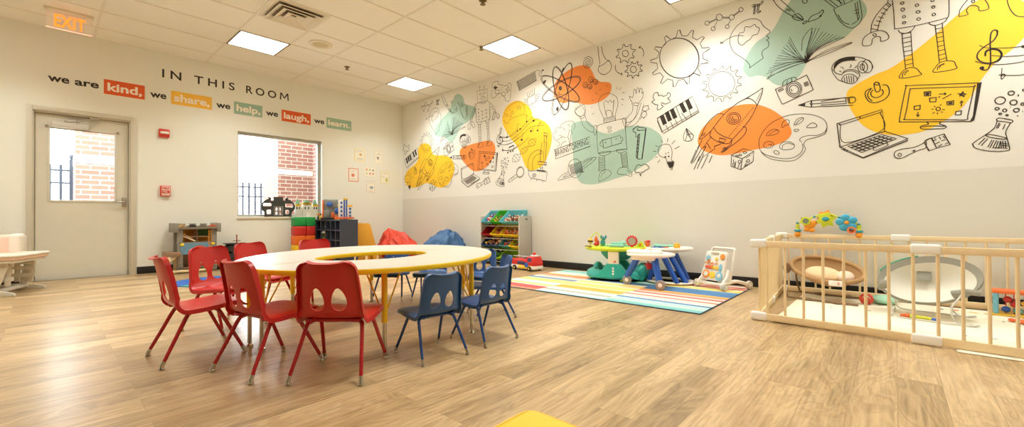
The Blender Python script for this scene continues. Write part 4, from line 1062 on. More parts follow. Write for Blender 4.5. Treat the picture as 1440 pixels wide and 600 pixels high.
prt = [(.215, .352), (.36, .35), (.385, .362), (.39, .38), (.375, .398), (.25, .405), (.215, .4)]
b = lathe(B(), prt+[prt[0]], 56, Matrix.Diagonal((1, .76, 1, 1))); tr = obj('tray', b, LIME, t)
obj('seat', lathe(B(), [(.2, .4), (.21, .39), (.19, .3), (.13, .24), (0, .23)], 32, Matrix.Diagonal((1, .78, 1, 1))), pm('seat_mint', (70, 170, 150), .7), t)
obj('seat_back', box(B(), (.03, -.12, .38), (.09, .12, .46), .03, 3), MINT, t)
b = tube(B(), [(-.3, -.12, .4), (-.3, -.1, .5), (-.24, -.06, .555), (-.18, -.1, .5), (-.17, -.13, .4)], .006, 8, smooth=6); obj('toy_arch', b, LIME, tr)
b = ball(B(), (-.30, -.13, .46), (.032, .028, .03), 14); bee = obj('bee_toy', b, TM('yellow'), t)
obj('bee_stripe', lathe(B(), [(.0325, -.008), (.0335, 0), (.0325, .008), (.03, 0), (.0325, -.008)], 18, T(-.30, -.13, .458)), TM('black'), bee)
b = lathe(B(), [(0, 0), (.02, .01), (.026, .035), (.012, .07), (0, .09)], 12, T(-.235, -.1, .44)); obj('flame_toy', b, TM('orange'), t)
b = ball(B(), (-.22, -.15, .425), (.035, .02, .022), 12); ball(b, (-.2, -.15, .45), (.014, .012, .02), 8); obj('red_bird_toy', b, TM('red'), t)
b = ball(B(), (-.14, -.16, .44), (.03, .025, .045), 14); ball(b, (-.13, -.165, .495), (.026, .022, .024), 12); ball(b, (-.16, -.16, .515), (.012, .006, .02), 8); ball(b, (-.105, -.16, .515), (.012, .006, .02), 8); obj('teal_animal_toy', b, TM('teal'), t)
b = box(B(), (-.05, -.27, .4), (.12, -.2, .43), .012); box(b, (-.04, -.2, .4), (.1, -.17, .455), .01); obj('mint_panel', b, MINT, t)
b = cyl(B(), .05, -.006, .006, 28, mx=T(.2, -.18, .47) @ RX(pi/2)); mr = obj('mirror', b, pm('mirror_pale', (214, 204, 190), .15, .3), t)
b = B()
for k in range(14):
    a = k*2*pi/14; lathe(b, [(.011, 0), (.009, .012), (0, .022)], 8, T(.2+.05*cos(a), -.18, .47+.05*sin(a)) @ RY(pi/2-a))
tube(b, [(.2+.05*cos(a), -.18, .47+.05*sin(a)) for a in (k*2*pi/28 for k in range(28))], .009, 8, closed=True); tube(b, [(.2, -.18, .42), (.2, -.18, .39)], .008, 8)
obj('red_petals', b, FR, mr)
b = prism(B(), [(.24, .4), (.33, .4), (.32, .44), (.3, .465), (.27, .45)], .04, T(0, -.1, 0) @ RX(pi/2), .006); obj('lime_peak', b, LIME, t); obj('orange_spot', ball(B(), (.29, -.142, .425), (.014, .004, .014), 10), TM('orange'), t)
obj('brown_pad', ball(B(), (-.31, -.2, .402), (.05, .03, .008), 12), TM('brown'), t)
for a in (-150, -75, 20, 120):
    x, y = .33*1.05*cos(radians(a)), .33*.76*sin(radians(a)); obj('castor', ball(B(), (x, y, .018), (.018, .018, .018), 12), LIME, t)

# ------------------------------------------------------------------ white and blue activity table
TB = pm('leg_blue', (34, 92, 190), .35); TG = pm('tyre_grey', (150, 146, 140), .5); TWH = pm('table_white', (244, 236, 226), .35)
t = thing('activity_table', 'white two tray baby activity table on blue legs with grey wheels', 'activity table', (-.62, -5.82, .0095))
def tray(cx_, cy_, z, rx, ry, rot, nm):
    b = lathe(B(), [(0, z-.025), (.7, z-.025), (.93, z-.012), (1, z), (.985, z+.014), (.93, z+.02), (.86, z+.012), (0, z+.01)], 44, T(cx_, cy_, 0) @ RZ(rot) @ Matrix.Diagonal((rx, ry, 1, 1)))
    return obj(nm, b, TWH, t)
t1 = tray(-.17, -.03, .345, .25, .2, radians(-65), 'lower_tray'); t2 = tray(.28, -.05, .385, .26, .21, radians(-60), 'upper_tray')
obj('tray_dome', lathe(B(), [(.16, .35), (.165, .38), (.14, .4), (0, .405)], 32, T(-.19, .03, 0) @ RZ(radians(-65)) @ Matrix.Diagonal((1.15, .85, 1, 1))), TWH, t1)
rg = random.Random(11)
for k in range(22):
    a = rg.uniform(0, 6.28); r = rg.uniform(.03, .15); cname = rg.choice(['red', 'orange', 'blue', 'green', 'sky', 'grey', 'yellow', 'teal'])
    obj('printed_dot', ball(B(), (-.19+r*cos(a)*.85, .03+r*sin(a)*1.1, .404-.02*(r/.15)**3), (.012, .016, .004), 8), TM(cname), t1)
b = B(); tube(b, [(.25+.11*cos(a), -.02+.12*sin(a), .425) for a in (radians(70+k*20) for k in range(12))], .014, 10); obj('mint_music_bow', b, MINT, t2)
for k, cname in enumerate(('green', 'blue', 'sky', 'blue', 'purple', 'orange')): obj('piano_key', box(B(), (.12, .085-k*.035, .398), (.17, .113-k*.035, .412), .004), TM(cname), t2)
b = ball(B(), (.2, .17, .43), .03, 14); ball(b, (.2, .19, .455), .02, 10); obj('orange_animal', b, TM('orange'), t2); obj('red_cap', ball(B(), (.2, .16, .465), (.025, .025, .016), 10), FR, t2)
b = B()
for k in range(9): ball(b, (.2, -.17+.03*cos(k*.698), .42+.03*sin(k*.698)), .012, 8)
ball(b, (.2, -.17, .42), .024, 12); obj('yellow_flower', b, TM('yellow'), t2)
b = box(B(), (-.3, -.12, .29), (-.06, .14, .33), .02); obj('tray_hub', b, TWH, t); obj('tray_hub', box(B(), (.1, -.14, .33), (.38, .1, .37), .02), TWH, t)
wheels = [(-.296, -.17), (-.16, .27)]
for (x, y), (tx, ty) in zip(wheels, ((-.22, -.1), (-.2, .1))):
    lg = obj('leg', tube(B(), [(tx, ty, .32), (tx*.6+x*.4, ty*.6+y*.4, .21), (x+.02, y, .07)], [.032, .036, .034], 14), TB, t)
    ax_ = Vector((.35, 1, 0)).normalized(); mxw = T(x, y-.02, .052) @ RZ(radians(5)) @ RY(radians(90))
    lathe_b = lathe(B(), [(.02, -.018), (.045, -.018), (.052, -.01), (.052, .01), (.045, .018), (.02, .018)], 28, mxw); wh = obj('wheel', lathe_b, TG, t)
    obj('hub_cap', cyl(B(), .022, -.022, .022, 20, .004, mx=mxw), TWH, wh)
rc = (.28, -.06)
b = lathe(B(), [(.8, .01), (1.06, .01), (1.1, .018), (1.06, .03), (.84, .03), (.8, .02), (.8, .01)], 44, T(rc[0], rc[1], 0) @ Matrix.Diagonal((.2, .26, 1, 1))); obj('foot_ring', b, TWH, t)
for a, tp in ((-120, (.2, -.08)), (-35, (.34, -.08)), (130, (.16, .04)), (215, (.14, -.02))):
    x, y = rc[0]+.2*cos(radians(a)), rc[1]+.25*sin(radians(a)); obj('leg', tube(B(), [(tp[0], tp[1], .35), (x, y, .02)], [.034, .028], 12), TB, t)
b = ball(B(), (-.19, -.02, .225), (.022, .035, .04), 12); tube(b, [(-.19, 0, .3), (-.19, -.01, .25)], .006, 6); ball(b, (-.19, .02, .245), (.012, .016, .012), 8); obj('hanging_red_bird', b, pm('bird_red', (170, 30, 44), .6), t)

# ------------------------------------------------------------------ push walker
PW = pm('walker_white', (240, 236, 226), .4)
t = thing('push_walker', 'white baby push walker with a play panel and four wheels near the playpen', 'push walker', (-.36, -6.42, .0095), radians(-115))
# local x to the viewer's right, local -y toward the viewer
mp_ = T(0, -.1, .05) @ RX(radians(-14))
b = prism(B(), rrect(.26, .31, .03, 5, 0, .185), .03, mp_ @ RX(pi/2), .006); pl = obj('play_panel', b, PW, t)
fm = mp_ @ T(0, -.032, 0) @ RX(pi/2)
PR = {'orange': (240, 150, 50), 'yellow': (246, 206, 60), 'blue': (140, 200, 220), 'green': (120, 200, 160), 'red': (230, 100, 70), 'navy': (80, 110, 160)}
def pmx(c): return pm('walker_print_'+c, PR[c], .5)
for nm, c, pol in (('orange_ball', 'orange', ell(.028, .03, 18, .09, .285)), ('sun_spot', 'yellow', ell(.016, .018, 14, .02, .255)), ('rainbow_part', 'blue', ell(.026, .03, 14, -.085, .26)), ('rainbow_part', 'orange', ell(.02, .014, 12, -.075, .235)),
                   ('bead_block', 'red', rrect(.075, .035, .006, 2, -.065, .165)), ('bead_block', 'orange', rrect(.02, .045, .006, 2, -.02, .17)), ('bead_block', 'yellow', rrect(.07, .03, .006, 2, .03, .162)), ('seahorse', 'blue', ell(.018, .04, 14, .085, .17)),
                   ('gear', 'orange', ell(.044, .044, 12, -.08, .09)), ('flower', 'yellow', ell(.036, .036, 12, .0, .085)), ('clock', 'blue', ell(.04, .05, 16, .085, .08))):
    obj(nm, prism(B(), pol, .008, fm, .002), pmx(c), pl)
b = B()
for x in (-.1, -.06, -.02, .03): tube(b, [(x+.016*cos(a), .195+.022*sin(a), .006) for a in (k*pi/8 for k in range(9))], .004, 6, mx=fm)
obj('wire_loop', b, pmx('orange'), pl)
for x, y, r in ((-.08, .09, .026), (.085, .085, .022)): obj('dial_face', prism(B(), ell(r, r, 16, x, y), .011, fm, .002), PW, pl)
obj('grip_slot', prism(B(), rrect(.1, .022, .01, 4, -.01, .315), .003, fm, .0), pm('slot_tan', (196, 180, 150), .6), pl)
hl_ = [(-.14, -.03, .07), (-.14, .03, .3), (-.14, .055, .405), (-.12, .06, .415), (.12, .06, .415), (.14, .055, .405), (.14, .03, .3), (.14, -.03, .07)]
obj('handle', tube(B(), hl_, .013, 10), PW, t)
for s in (-1, 1):
    b = prism(B(), [(-.16, .02), (-.1, .02), (-.03, .1), (-.02, .2), (-.06, .21), (-.1, .12), (-.17, .06)], .03, T(s*.15-.015, 0, 0) @ Matrix(((0, 0, 1, 0), (1, 0, 0, 0), (0, 1, 0, 0), (0, 0, 0, 1))), .006)
    obj('side_frame', b, PW, t)
    b = tube(B(), [(s*.15, -.1, .07), (s*.155, .03, .085), (s*.165, .15, .06), (s*.17, .19, .045)], [.02, .018, .018, .018], 10, smooth=4); obj('rear_arm', b, PW, t)
    for yy in (-.14, .21):
        mxw = T(s*.175, yy, .042) @ RY(pi/2)
        w_ = obj('wheel', lathe(B(), [(.012, -.016), (.036, -.016), (.042, -.008), (.042, .008), (.036, .016), (.012, .016)], 24, mxw), pm('wheel_putty', (214, 206, 192), .5), t)
        obj('hub_cap', cyl(B(), .018, -.019, .019, 16, .003, mx=mxw), PW, w_)
obj('front_bar', box(B(), (-.15, -.15, .045), (.15, -.12, .07), .008), PW, t)

# ------------------------------------------------------------------ playpen
PWH = pm('connector_white', (244, 241, 234), .4); PH = .595
PENG = 'wooden playpen fence panels'
def panel(p, q, label, n, stile=(True, True), z0=.004, dense=False):
    p, q = Vector(p), Vector(q); d = q-p; Ln = d.length; a = atan2(d.y, d.x)
    t = thing('playpen_panel', label, 'playpen panel', (p.x, p.y, 0), a, PENG)
    obj('top_rail', box(B(), (.0, -.012, PH-.055), (Ln, .012, PH-.012), .004), WOOD, t)
    obj('bottom_rail', box(B(), (.0, -.012, z0+.006), (Ln, .012, z0+.055), .004), WOOD, t)
    for k in range(n):
        x = Ln*(k+.5)/n; obj('bar', tube(B(), [(x, 0, z0+.05), (x, 0, PH-.05)], .0085, 10), WOOD, t)
    return t
P1, P2, P3 = (-1.63, -7.05), (-1.665, -7.93), (-1.69, -8.83)
Q1, Q2, Q3 = (-.085, -6.935), (-.09, -7.83), (-.095, -8.73)
MID = (-.86, -6.99)
panel(P1, P2, 'front left wooden playpen fence panel beside the striped rug', 8)
panel(P2, P3, 'front right wooden playpen fence panel cut by the right picture edge', 9)
panel(Q1, Q2, 'back playpen panel along the mural wall with the toy arch clipped on it', 8)
panel(Q2, Q3, 'back right playpen panel along the mural wall behind the grey bouncer', 8)
panel(P1, MID, 'end panel of the playpen nearest the viewer, seen almost edge on', 8)
panel(MID, Q1, 'end panel of the playpen next to the mural wall, seen almost edge on', 8)
def conn(p, a, z, label, ln=.13, cat='connector'):
    o = obj('rail_connector', box(B(), (-ln/2, -.02, -.031), (ln/2, .02, .031), .014, 3), PWH, loc=(p[0], p[1], z), rot=(0, 0, a))
    tag(o, label, 'connector', 'white playpen connectors')
    return o
af = atan2(P2[1]-P1[1], P2[0]-P1[0])
for (p, nm, a, ln) in ((P1, 'front left corner of the playpen', af, .11), (P2, 'front middle of the playpen', af, .135), (Q1, 'back corner of the playpen by the wall', -pi/2, .1), (Q2, 'back middle of the playpen behind the grey bouncer', -pi/2, .13), (MID, 'short end of the playpen', atan2(P1[1]-MID[1], P1[0]-MID[0]), .09)):
    conn(p, a, PH-.03, 'white connector on the top rail, '+nm, ln)
    conn(p, a, .034, 'white connector on the bottom rail, '+nm, ln)
# play mat
t = thing('play_mat', 'cream padded play mat with printed animals along its border inside the playpen', 'mat', (-1.0, -8.0, 0))
MATC = pm('mat_cream', (248, 240, 218), .6, bump=.1, bscale=30)
b = box(B(), (-.62, -.95, .002), (.82, .87, .012), .004); obj('mat_sheet', b, MATC, t)
b = box(B(), (-.735, -.95, .001), (-.615, -.05, .006), .002); obj('mat_edge', b, MATC, t)
rg = random.Random(5)
for k in range(14):
    y = -.32+rg.uniform(-.03, .03)-k*.075+.35; x = .66-.0*k+rg.uniform(-.03, .03); c = rg.choice(['orange', 'yellow', 'green', 'red', 'grey'])
    obj('print', prism(B(), ell(.03, .018, 12, x, y-.1, rg.uniform(0, 3)), .0006, T(0, 0, .0121)), TM(c), t)
for k in range(10):
    obj('print', prism(B(), ell(.02, .006, 8, -.45+rg.uniform(0, .9), .6-k*.12, rg.uniform(0, 3)), .0006, T(0, 0, .0121)), TM('black' if k % 3 else 'grey'), t)

# brown bouncer
BRN = pm('bouncer_brown', (176, 138, 92), .85, bump=.2, bscale=200); CUSH = pm('bouncer_cushion', (238, 208, 164), .9, bump=.2, bscale=80, var=.1, vscale=60); CUS2 = pm('bouncer_pillow', (240, 214, 192), .9); MESH = pm('bouncer_mesh', (232, 224, 208), .9)
def hammock(Lh, Wh, zc, tilt, depth, rim, n=36):
    """oval sling: rim ring and hanging fabric; local x is the long way"""
    ring = []
    for k in range(n):
        a = 2*pi*k/n; x = Lh*cos(a); y = Wh*sin(a); ring.append(Vector((x, y, zc+x*tilt+rim*sin(a))))
    return ring
t = thing('baby_bouncer', 'brown baby bouncer with a tan cushion at the back left of the playpen', 'baby bouncer', (-.42, -7.33, .013), radians(-97))
ring = hammock(.27, .17, .27, -.14, .1, .085)
obj('frame_ring', tube(B(), ring, .02, 10, closed=True), BRN, t)
def sling(ring, depth, m, name, parent, k0=.98, steps=7, thick=.006, back=0.):
    b = B(); c = sum(ring, Vector())/len(ring); rows = []
    for s in range(steps+1):
        f = s/steps*.999
        rows.append([b.verts.new(c+(p-c)*k0*(1-f)+Vector((0, back*(1-(1-f)**2), -depth*(1-(1-f)**2)))) for p in ring])
    for r0, r1 in zip(rows, rows[1:]):
        n = len(ring)
        for k in range(n): b.faces.new([r0[k], r0[(k+1) % n], r1[(k+1) % n], r1[k]])
    bmesh.ops.remove_doubles(b, verts=b.verts[:], dist=1e-4)
    bmesh.ops.solidify(b, geom=b.faces[:], thickness=thick)
    return obj(name, b, m, parent)
sling(ring, .13, BRN, 'sling', t, back=.05)
b = ball(B(), (0, 0, 0), (.14, .10, .05), 20, T(-.02, .0, .225) @ RX(.42) @ RY(.14)); obj('cushion', b, CUSH, t)
b = ball(B(), (0, 0, 0), (.065, .075, .045), 16, T(.14, .0, .215) @ RX(.42) @ RY(.14)); obj('head_pillow', b, CUS2, t)
for s in (-1, 1):
    obj('leg', tube(B(), [(-.25, s*.12, .3+s*.04), (-.28, s*.17, .2), (-.26, s*.19, .04), (-.2, s*.19, .012), (.2, s*.19, .012), (.26, s*.19, .012)], .009, 8, smooth=4), pm('bouncer_leg', (128, 100, 66), .5), t)
    for x in (-.1, .12): obj('foot_pad', ball(B(), (x, s*.19, .014), (.045, .026, .014), 12), MATS['bouncer_leg'], t)
obj('tilt_knob', ball(B(), (-.27, -.13, .27), (.035, .02, .05), 14), MATS['bouncer_leg'], t)
obj('control_box', box(B(), (.06, -.2, .15), (.17, -.18, .195), .008), PWH, t)
b = box(B(), (.125, -.203, .165), (.14, -.199, .17)); box(b, (.125, -.203, .177), (.14, -.199, .182)); obj('control_mark', b, TM('red'), t)
# toy arch clipped on the back rail (plane of the rail, x right = -y world)
ARY, ARM = pm('arch_lime', (206, 216, 50), .5), pm('arch_teal', (60, 160, 180), .5); ORN = pm('arch_orange', (246, 160, 40), .5)
t = thing('toy_arch', 'toy arch with bear, star and blue flower on the back playpen rail', 'toy arch', (-.088, -7.31, PH-.012), radians(-90))
pt = [(-.235, .02), (-.24, .1), (-.19, .125), (-.1, .17), (.0, .2), (.09, .165), (.15, .15), (.2, .12), (.235, .09), (.24, .02)]
obj('arch_strap', tube(B(), [(p[0], 0, p[1]) for p in pt], .008, 8, smooth=4), ARY, t)
for s in (-1, 1):
    x = s*.238
    cl_ = obj('clamp', ball(B(), (x, 0, .0), (.028, .03, .03), 16), ORN, t); obj('clamp_band', cyl(B(), .03, .022, .045, 18, .006, T(x, 0, 0)), ARM, cl_); obj('clamp_neck', lathe(B(), [(.02, .045), (.014, .06), (.018, .075), (.012, .1), (0, .105)], 14, T(x, 0, 0)), ARY, cl_)
for x, z in ((-.24, .11), (-.1, .172), (.095, .165), (.238, .1)): obj('joint', ball(B(), (x, -.006, z), .012, 10), ARM, t)
b = ball(B(), (-.14, -.01, .095), (.05, .018, .045), 16)
for dx, dz in ((-.02, -.05), (.045, .02), (.02, -.055)): ball(b, (-.14+dx, -.01, .095+dz), (.026, .014, .022), 10)
br_ = obj('orange_bear', b, ORN, t); obj('bear_tip', ball(ball(B(), (-.085, -.015, .12), .009, 8), (-.2, -.01, .155), .01, 8), TM('black'), br_)
b = lathe(B(), [(.026, -.006), (.04, -.004), (.042, .004), (.026, .008), (.026, -.006)], 24, T(-.168, -.028, .13) @ RX(pi/2)); mr_ = obj('mirror_rim', b, ARY, t); obj('mirror_glass', cyl(B(), .027, -.004, .004, 20, mx=T(-.168, -.028, .13) @ RX(pi/2)), pm('arch_mirror', (170, 190, 180), .1, .6), mr_)
pts = []
for k in range(12):
    r = .085 if k % 2 == 0 else .055; a = radians(15+k*30); pts.append((r*cos(a), r*sin(a)*.95))
st = obj('yellow_star', prism(B(), pts, .02, T(-.01, .0, .14) @ RX(pi/2), .005), ARY, t); obj('star_top', prism(B(), [(p[0]*.9, p[1]*.9+.03) for p in pts], .012, T(-.01, .02, .14) @ RX(pi/2), .004), ORN, st); obj('star_eye', ball(B(), (-.01, -.022, .15), (.028, .008, .022), 16), ARM, st)
b = B()
for k in range(5):
    a = radians(90+72*k+10); ball(b, (.15+.05*cos(a), -.015, .115+.048*sin(a)), (.036, .012, .034), 14)
fl = obj('blue_flower', b, pm('flower_blue', (70, 176, 214), .5), t); obj('flower_center', ball(B(), (.15, -.03, .115), (.018, .01, .018), 12), ORN, fl)
obj('flower_back', ball(B(), (.135, .005, .075), (.045, .01, .04), 12), ARM, fl)
obj('ring_toy', lathe(B(), [(.02, -.007), (.032, -.007), (.034, .007), (.02, .007), (.02, -.007)], 20, T(.185, -.02, .045) @ RX(pi/2)), pm('ring_coral', (240, 140, 90), .5), t)

# grey bouncer: oval shade ring standing over a mesh sling
GB = pm('bouncer_grey', (150, 147, 134), .85, bump=.15, bscale=200); GL = pm('bouncer_grey_light', (222, 218, 204), .9)
t = thing('baby_bouncer', 'grey and cream baby bouncer in the middle of the playpen with bent wire legs', 'baby bouncer', (-.78, -7.97, .013), radians(-93))
ring = [Vector((.25*cos(a), .11*sin(a)+.05, .255+.135*sin(a)+.03*cos(a))) for a in (2*pi*k/40 for k in range(40))]
b = B(); va = []
for k in range(40):
    a = 2*pi*k/40; p = ring[k]; c = Vector((0, .05, .255)); d = (p-c).normalized()
    q_ = .25+.75*max(0, min(1, .5+sin(a)*.9)); va.append([b.verts.new(p), b.verts.new(p+d*.05*q_+Vector((0, -.02, .01))), b.verts.new(p+d*.055*q_+Vector((0, .01, -.01))), b.verts.new(p+d*.004+Vector((0, .03, -.01)))])
for k in range(40):
    q, r = va[k], va[(k+1) % 40]
    for m_ in range(4): b.faces.new([q[m_], q[(m_+1) % 4], r[(m_+1) % 4], r[m_]])
obj('seat_rim', b, GB, t)
sling(ring, .06, GL, 'sling', t, 1.0, 8, back=.10)
obj('green_trim', tube(B(), [ring[k]+Vector((0, -.01, .014))+(ring[k]-Vector((0, .05, .255))).normalized()*.05 for k in range(11, 18)], .006, 6), pm('trim_green', (60, 160, 120), .6), t)
b = box(B(), (-.04, -.003, -.04), (.04, .003, .04), .01, mx=T(-.02, .155, .285) @ RX(-.55)); obj('mesh_patch', b, GB, t)
WIRE = pm('bouncer_wire', (214, 212, 204), .3, .3)
for s in (-1, 1):
    y = s*.19+.03
    obj('leg', tube(B(), [(-.21, y*.8, .22), (-.19, y, .08), (-.16, y, .012), (.0, y-.03, .008), (.2, y-.03, .008), (.25, y, .01)], .006, 8, smooth=4), WIRE, t)
    obj('leg', tube(B(), [(.17, y*.7, .2), (.12, y, .1), (.15, y, .012), (.24, y-.02, .008)], .006, 8, smooth=4), WIRE, t)
b = tube(B(), [(-.19, y, .012), (-.19, -y+.06, .012)], .006, 8); obj('cross_wire', b, WIRE, t)
b = ball(B(), (-.235, -.06, .225), (.03, .03, .035), 14); ball(b, (-.26, -.05, .2), (.02, .02, .025), 10); obj('plush_toy', b, GB, t)
b = tube(B(), [(.13, -.05, .19), (.2, -.07, .22), (.26, -.06, .215)], [.03, .022, .02], 10); obj('seat_hinge', b, GB, t)
# small things on the mat
t = thing('rattle_ball', 'red and white lattice ball on the play mat near the brown bouncer', 'ball', (-.47, -7.61, .013))
b = B(); R_ = .045
for k in range(6):
    m = T(0, 0, R_) @ RZ(k*.55) @ RX(.4+k*.5); tube(b, [(R_*.93*cos(a), R_*.93*sin(a), 0) for a in (j*2*pi/24 for j in range(24))], .0065, 6, closed=True, mx=m)
obj('lattice', b, pm('lattice_red', (226, 84, 62), .5), t); obj('core', ball(B(), (0, 0, R_), .032, 12), pm('core_white', (240, 224, 206), .5), t)
o = obj('mint_pillow', ball(B(), (0, 0, .035), (.13, .09, .035), 22), pm('pillow_mint', (170, 220, 194), .85), loc=(-.33, -7.72, .012)); tag(o, 'flat mint green cushion lying on the play mat behind the red lattice ball', 'cushion')
t = thing('toy_stick', 'orange yellow and blue rattle stick on the play mat under the grey bouncer', 'rattle', (-.93, -7.93, .03), radians(-100))
obj('grip', tube(B(), [(-.06, 0, 0), (.02, .004, .0), (.05, .01, -.004)], .013, 10, smooth=4), pm('stick_lime', (206, 206, 50), .5), t); obj('orange_end', ball(ball(B(), (-.075, 0, .002), .018, 12), (-.1, 0, .0), .014, 10), TM('orange'), t); obj('blue_end', tube(B(), [(.05, .01, -.004), (.09, .02, -.006)], [.011, .016], 10), TM('blue'), t)
t = thing('bead_cube', 'orange topped bead activity cube at the right end of the playpen', 'activity toy', (-.3, -8.45, .013), radians(-95))
obj('top_board', box(B(), (-.11, -.075, .165), (.11, .075, .19), .008), TM('orange'), t); obj('base_board', box(B(), (-.11, -.075, 0), (.11, .075, .015), .005), TM('yellow'), t)
for x in (-.09, .09):
    for y in (-.06, .06): obj('corner_spring', lathe(B(), [(.013+.003*(k % 2), .015+.15*k/24) for k in range(25)], 12, T(x, y, 0)), TM('sky'), t)
for k, (c, x, z, r) in enumerate((('red', -.03, .12, .024), ('red', .0, .085, .02), ('blue', -.04, .045, .024), ('sky', .02, .04, .026), ('yellow', .05, .1, .018), ('green', .06, .14, .014))): obj('bead', ball(B(), (x, -.02, z), r, 12), TM(c), t)
b = B()
for x in (-.04, .0, .05): tube(b, [(x, -.02, .015), (x, -.02, .165)], .003, 6)
obj('wire', b, TM('red'), t)
t = thing('teether_toy', 'small orange and yellow animal teether lying on the mat near the bead cube', 'toy', (-.62, -8.45, .013), .4)
b = ball(B(), (0, 0, .014), (.05, .03, .014), 14); ball(b, (.05, .03, .014), (.02, .02, .013), 10); obj('body', b, TM('orange'), t); obj('lime_pad', ball(B(), (-.03, -.06, .01), (.06, .04, .01), 12), pm('pad_lime', (214, 224, 120), .6), t)
# ------------------------------------------------------------------ mural painted on wall_right
PERIOD = 5.505            # the printed drawing repeats along the wall
FR_ = {'A': (760, 75, 6), 'B': (770, 155, 5.458), 'C': (850, 50, 7.5), 'D': (870, 120, 4.285), 'E': (900, 20, 4.6125), 'F': (970, 110, 4.2857), 'G': (980, 0, 5), 'H': (1070, 0, 4.6125),
       'I': (1060, 90, 4), 'J': (1160, 60, 3.533), 'K': (1200, 0, 5), 'L': (1240, 100, 4.2875), 'M': (1340, 0, 5), 'N': (1350, 110, 5), 'O': (690, 85, 7.055), 'P': (690, 160, 5.714), 'Q': (640, 110, 5.714), 'S': (630, 180, 6.32),
       'U': (560, 180, 6.316), 'T': (565, 120, 6)}
def wallpt(fr, x, y):
    ox, oy, s = FR_[fr]; return Vector(onR(ox+x/s, oy+y/s)).to_3d()
def strokes(fr, txt, shift=0.):
    """drawing strokes measured in the photograph, laid on the wall plane"""
    out = []
    for ln in txt.strip().replace('\n', ';').split(';'):
        ln = ln.strip()
        if not ln: continue
        k, rest = ln[0], ln[1:].strip()
        if k == 'e':
            v = [float(q) for q in rest.replace(',', ' ').split()]; cx_, cy_, rx, ry = v[:4]; ro = radians(v[4]) if len(v) > 4 else 0
            pts = [(p[0], p[1]) for p in ell(rx, ry, 28, cx_, cy_, ro)]; cl = True; fill = False
        elif k == 'd':
            v = [float(q) for q in rest.replace(',', ' ').split()]; pts = ell(v[2], v[3] if len(v) > 3 else v[2], 14, v[0], v[1]); cl = True; fill = True
        else:
            pts = [tuple(float(c) for c in q.split(',')) for q in rest.split()]; cl = k in 'cpfF'; fill = k in 'fF'
            if k in 'scF': pts = [(p.x, p.y) for p in cat_rom([(p[0], p[1], 0) for p in pts], 6, cl)]
        w3 = [wallpt(fr, *p) for p in pts]
        for p in w3: p.x += shift
        out.append((w3, cl, fill))
    return out
def ribbon(b, pts, wd, closed):
    n = len(pts)
    if n < 2: return
    L_, R_ = [], []
    for i in range(n):
        a = pts[(i-1) % n] if (closed or i) else pts[i]; c = pts[(i+1) % n] if (closed or i < n-1) else pts[i]
        d = c-a
        if d.length < 1e-7: d = Vector((1, 0, 0))
        d.normalize(); nn = Vector((-d.y, d.x, 0)); k = 1.
        if (closed or 0 < i < n-1):
            e = (pts[i]-a); 
            if e.length > 1e-7: k = 1/max(.6, abs(nn.dot(Vector((-e.y, e.x, 0)).normalized())))
        L_.append(b.verts.new(pts[i]+nn*wd*.5*k)); R_.append(b.verts.new(pts[i]-nn*wd*.5*k))
    for i in range(n if closed else n-1):
        j = (i+1) % n; b.faces.new([L_[i], R_[i], R_[j], L_[j]])
def draw_bm(sts, wd, off):
    b = B()
    for pts, cl, fill in sts:
        if fill:
            f = b.faces.new([b.verts.new(p) for p in pts]); bmesh.ops.triangulate(b, faces=[f])
        else: ribbon(b, pts, wd*.85, cl)
    bmesh.ops.transform(b, matrix=WR @ T(0, 0, off), verts=b.verts[:])
    return b
def draw(name, fr, txt, wd=.008, m=INK, copy=0, shift=0., off=.0022):
    """copy=+1: the same print again one period toward the corner"""
    sts = strokes(fr, txt, shift)
    o = struct(name, draw_bm(sts, wd, off), m, wall_right)
    lo = min(p.x for s in sts for p in s[0])
    if copy and lo-PERIOD > .02:
        c = o.copy(); c.data = o.data; COL.objects.link(c); c.parent = wall_right; c.location.y = PERIOD; c['kind'] = 'structure'
    return o
def blob(name, fr, txt, m, off=.0010):
    return struct(name, draw_bm(strokes(fr, txt), .01, off), m, wall_right)
OR_ = pm('mural_orange', (248, 146, 60), .6, var=.03, vscale=2); YE_ = pm('mural_yellow', (255, 204, 48), .6, var=.02, vscale=2); TE_ = pm('mural_teal', (174, 206, 192), .6, var=.02, vscale=2)
# colour fields
blob('orange_field', 'A', 'F 112,300 130,240 180,185 240,140 300,112 360,100 410,115 440,160 465,210 510,240 560,242 592,256 600,290 585,340 540,385 470,420 390,432 310,415 260,405 200,418 150,405 120,360', OR_)
blob('teal_field', 'B', 'F 180,120 230,88 300,82 350,115 390,160 470,180 560,150 640,122 720,120 800,140 870,195 880,260 840,340 740,420 620,490 500,530 400,560 310,568 250,550 215,480 200,400 195,320 190,240', TE_)
blob('orange_field', 'F', 'F 48,380 70,310 130,250 200,195 280,165 370,155 450,170 520,205 580,255 612,310 605,350 560,385 480,412 380,432 270,455 190,463 120,450 70,425', OR_)
blob('teal_field', 'H', 'F -35,280 20,240 70,205 110,140 140,80 180,20 240,-40 400,-80 560,-40 650,0 685,50 680,100 640,150 590,200 540,245 470,270 400,290 340,330 300,400 260,480 200,530 130,555 80,540 30,500 -20,490 -70,500 -100,480 -115,440 -90,360', TE_)
blob('yellow_field', 'K', 'F -45,700 -40,640 10,600 80,560 160,520 260,480 370,405 480,320 600,220 720,115 830,30 930,-20 1040,-25 1160,-5 1260,40 1290,110 1270,180 1200,265 1120,345 1000,440 900,560 840,660 760,760 640,850 500,920 340,948 200,940 80,890 0,800', YE_)
blob('yellow_field', 'P', 'F 100,0 130,-60 175,-95 230,-105 290,-75 330,-20 340,25 400,45 450,75 480,120 492,180 485,250 460,330 430,400 380,440 330,455 285,430 260,370 235,310 205,250 160,195 120,130 95,70', YE_)
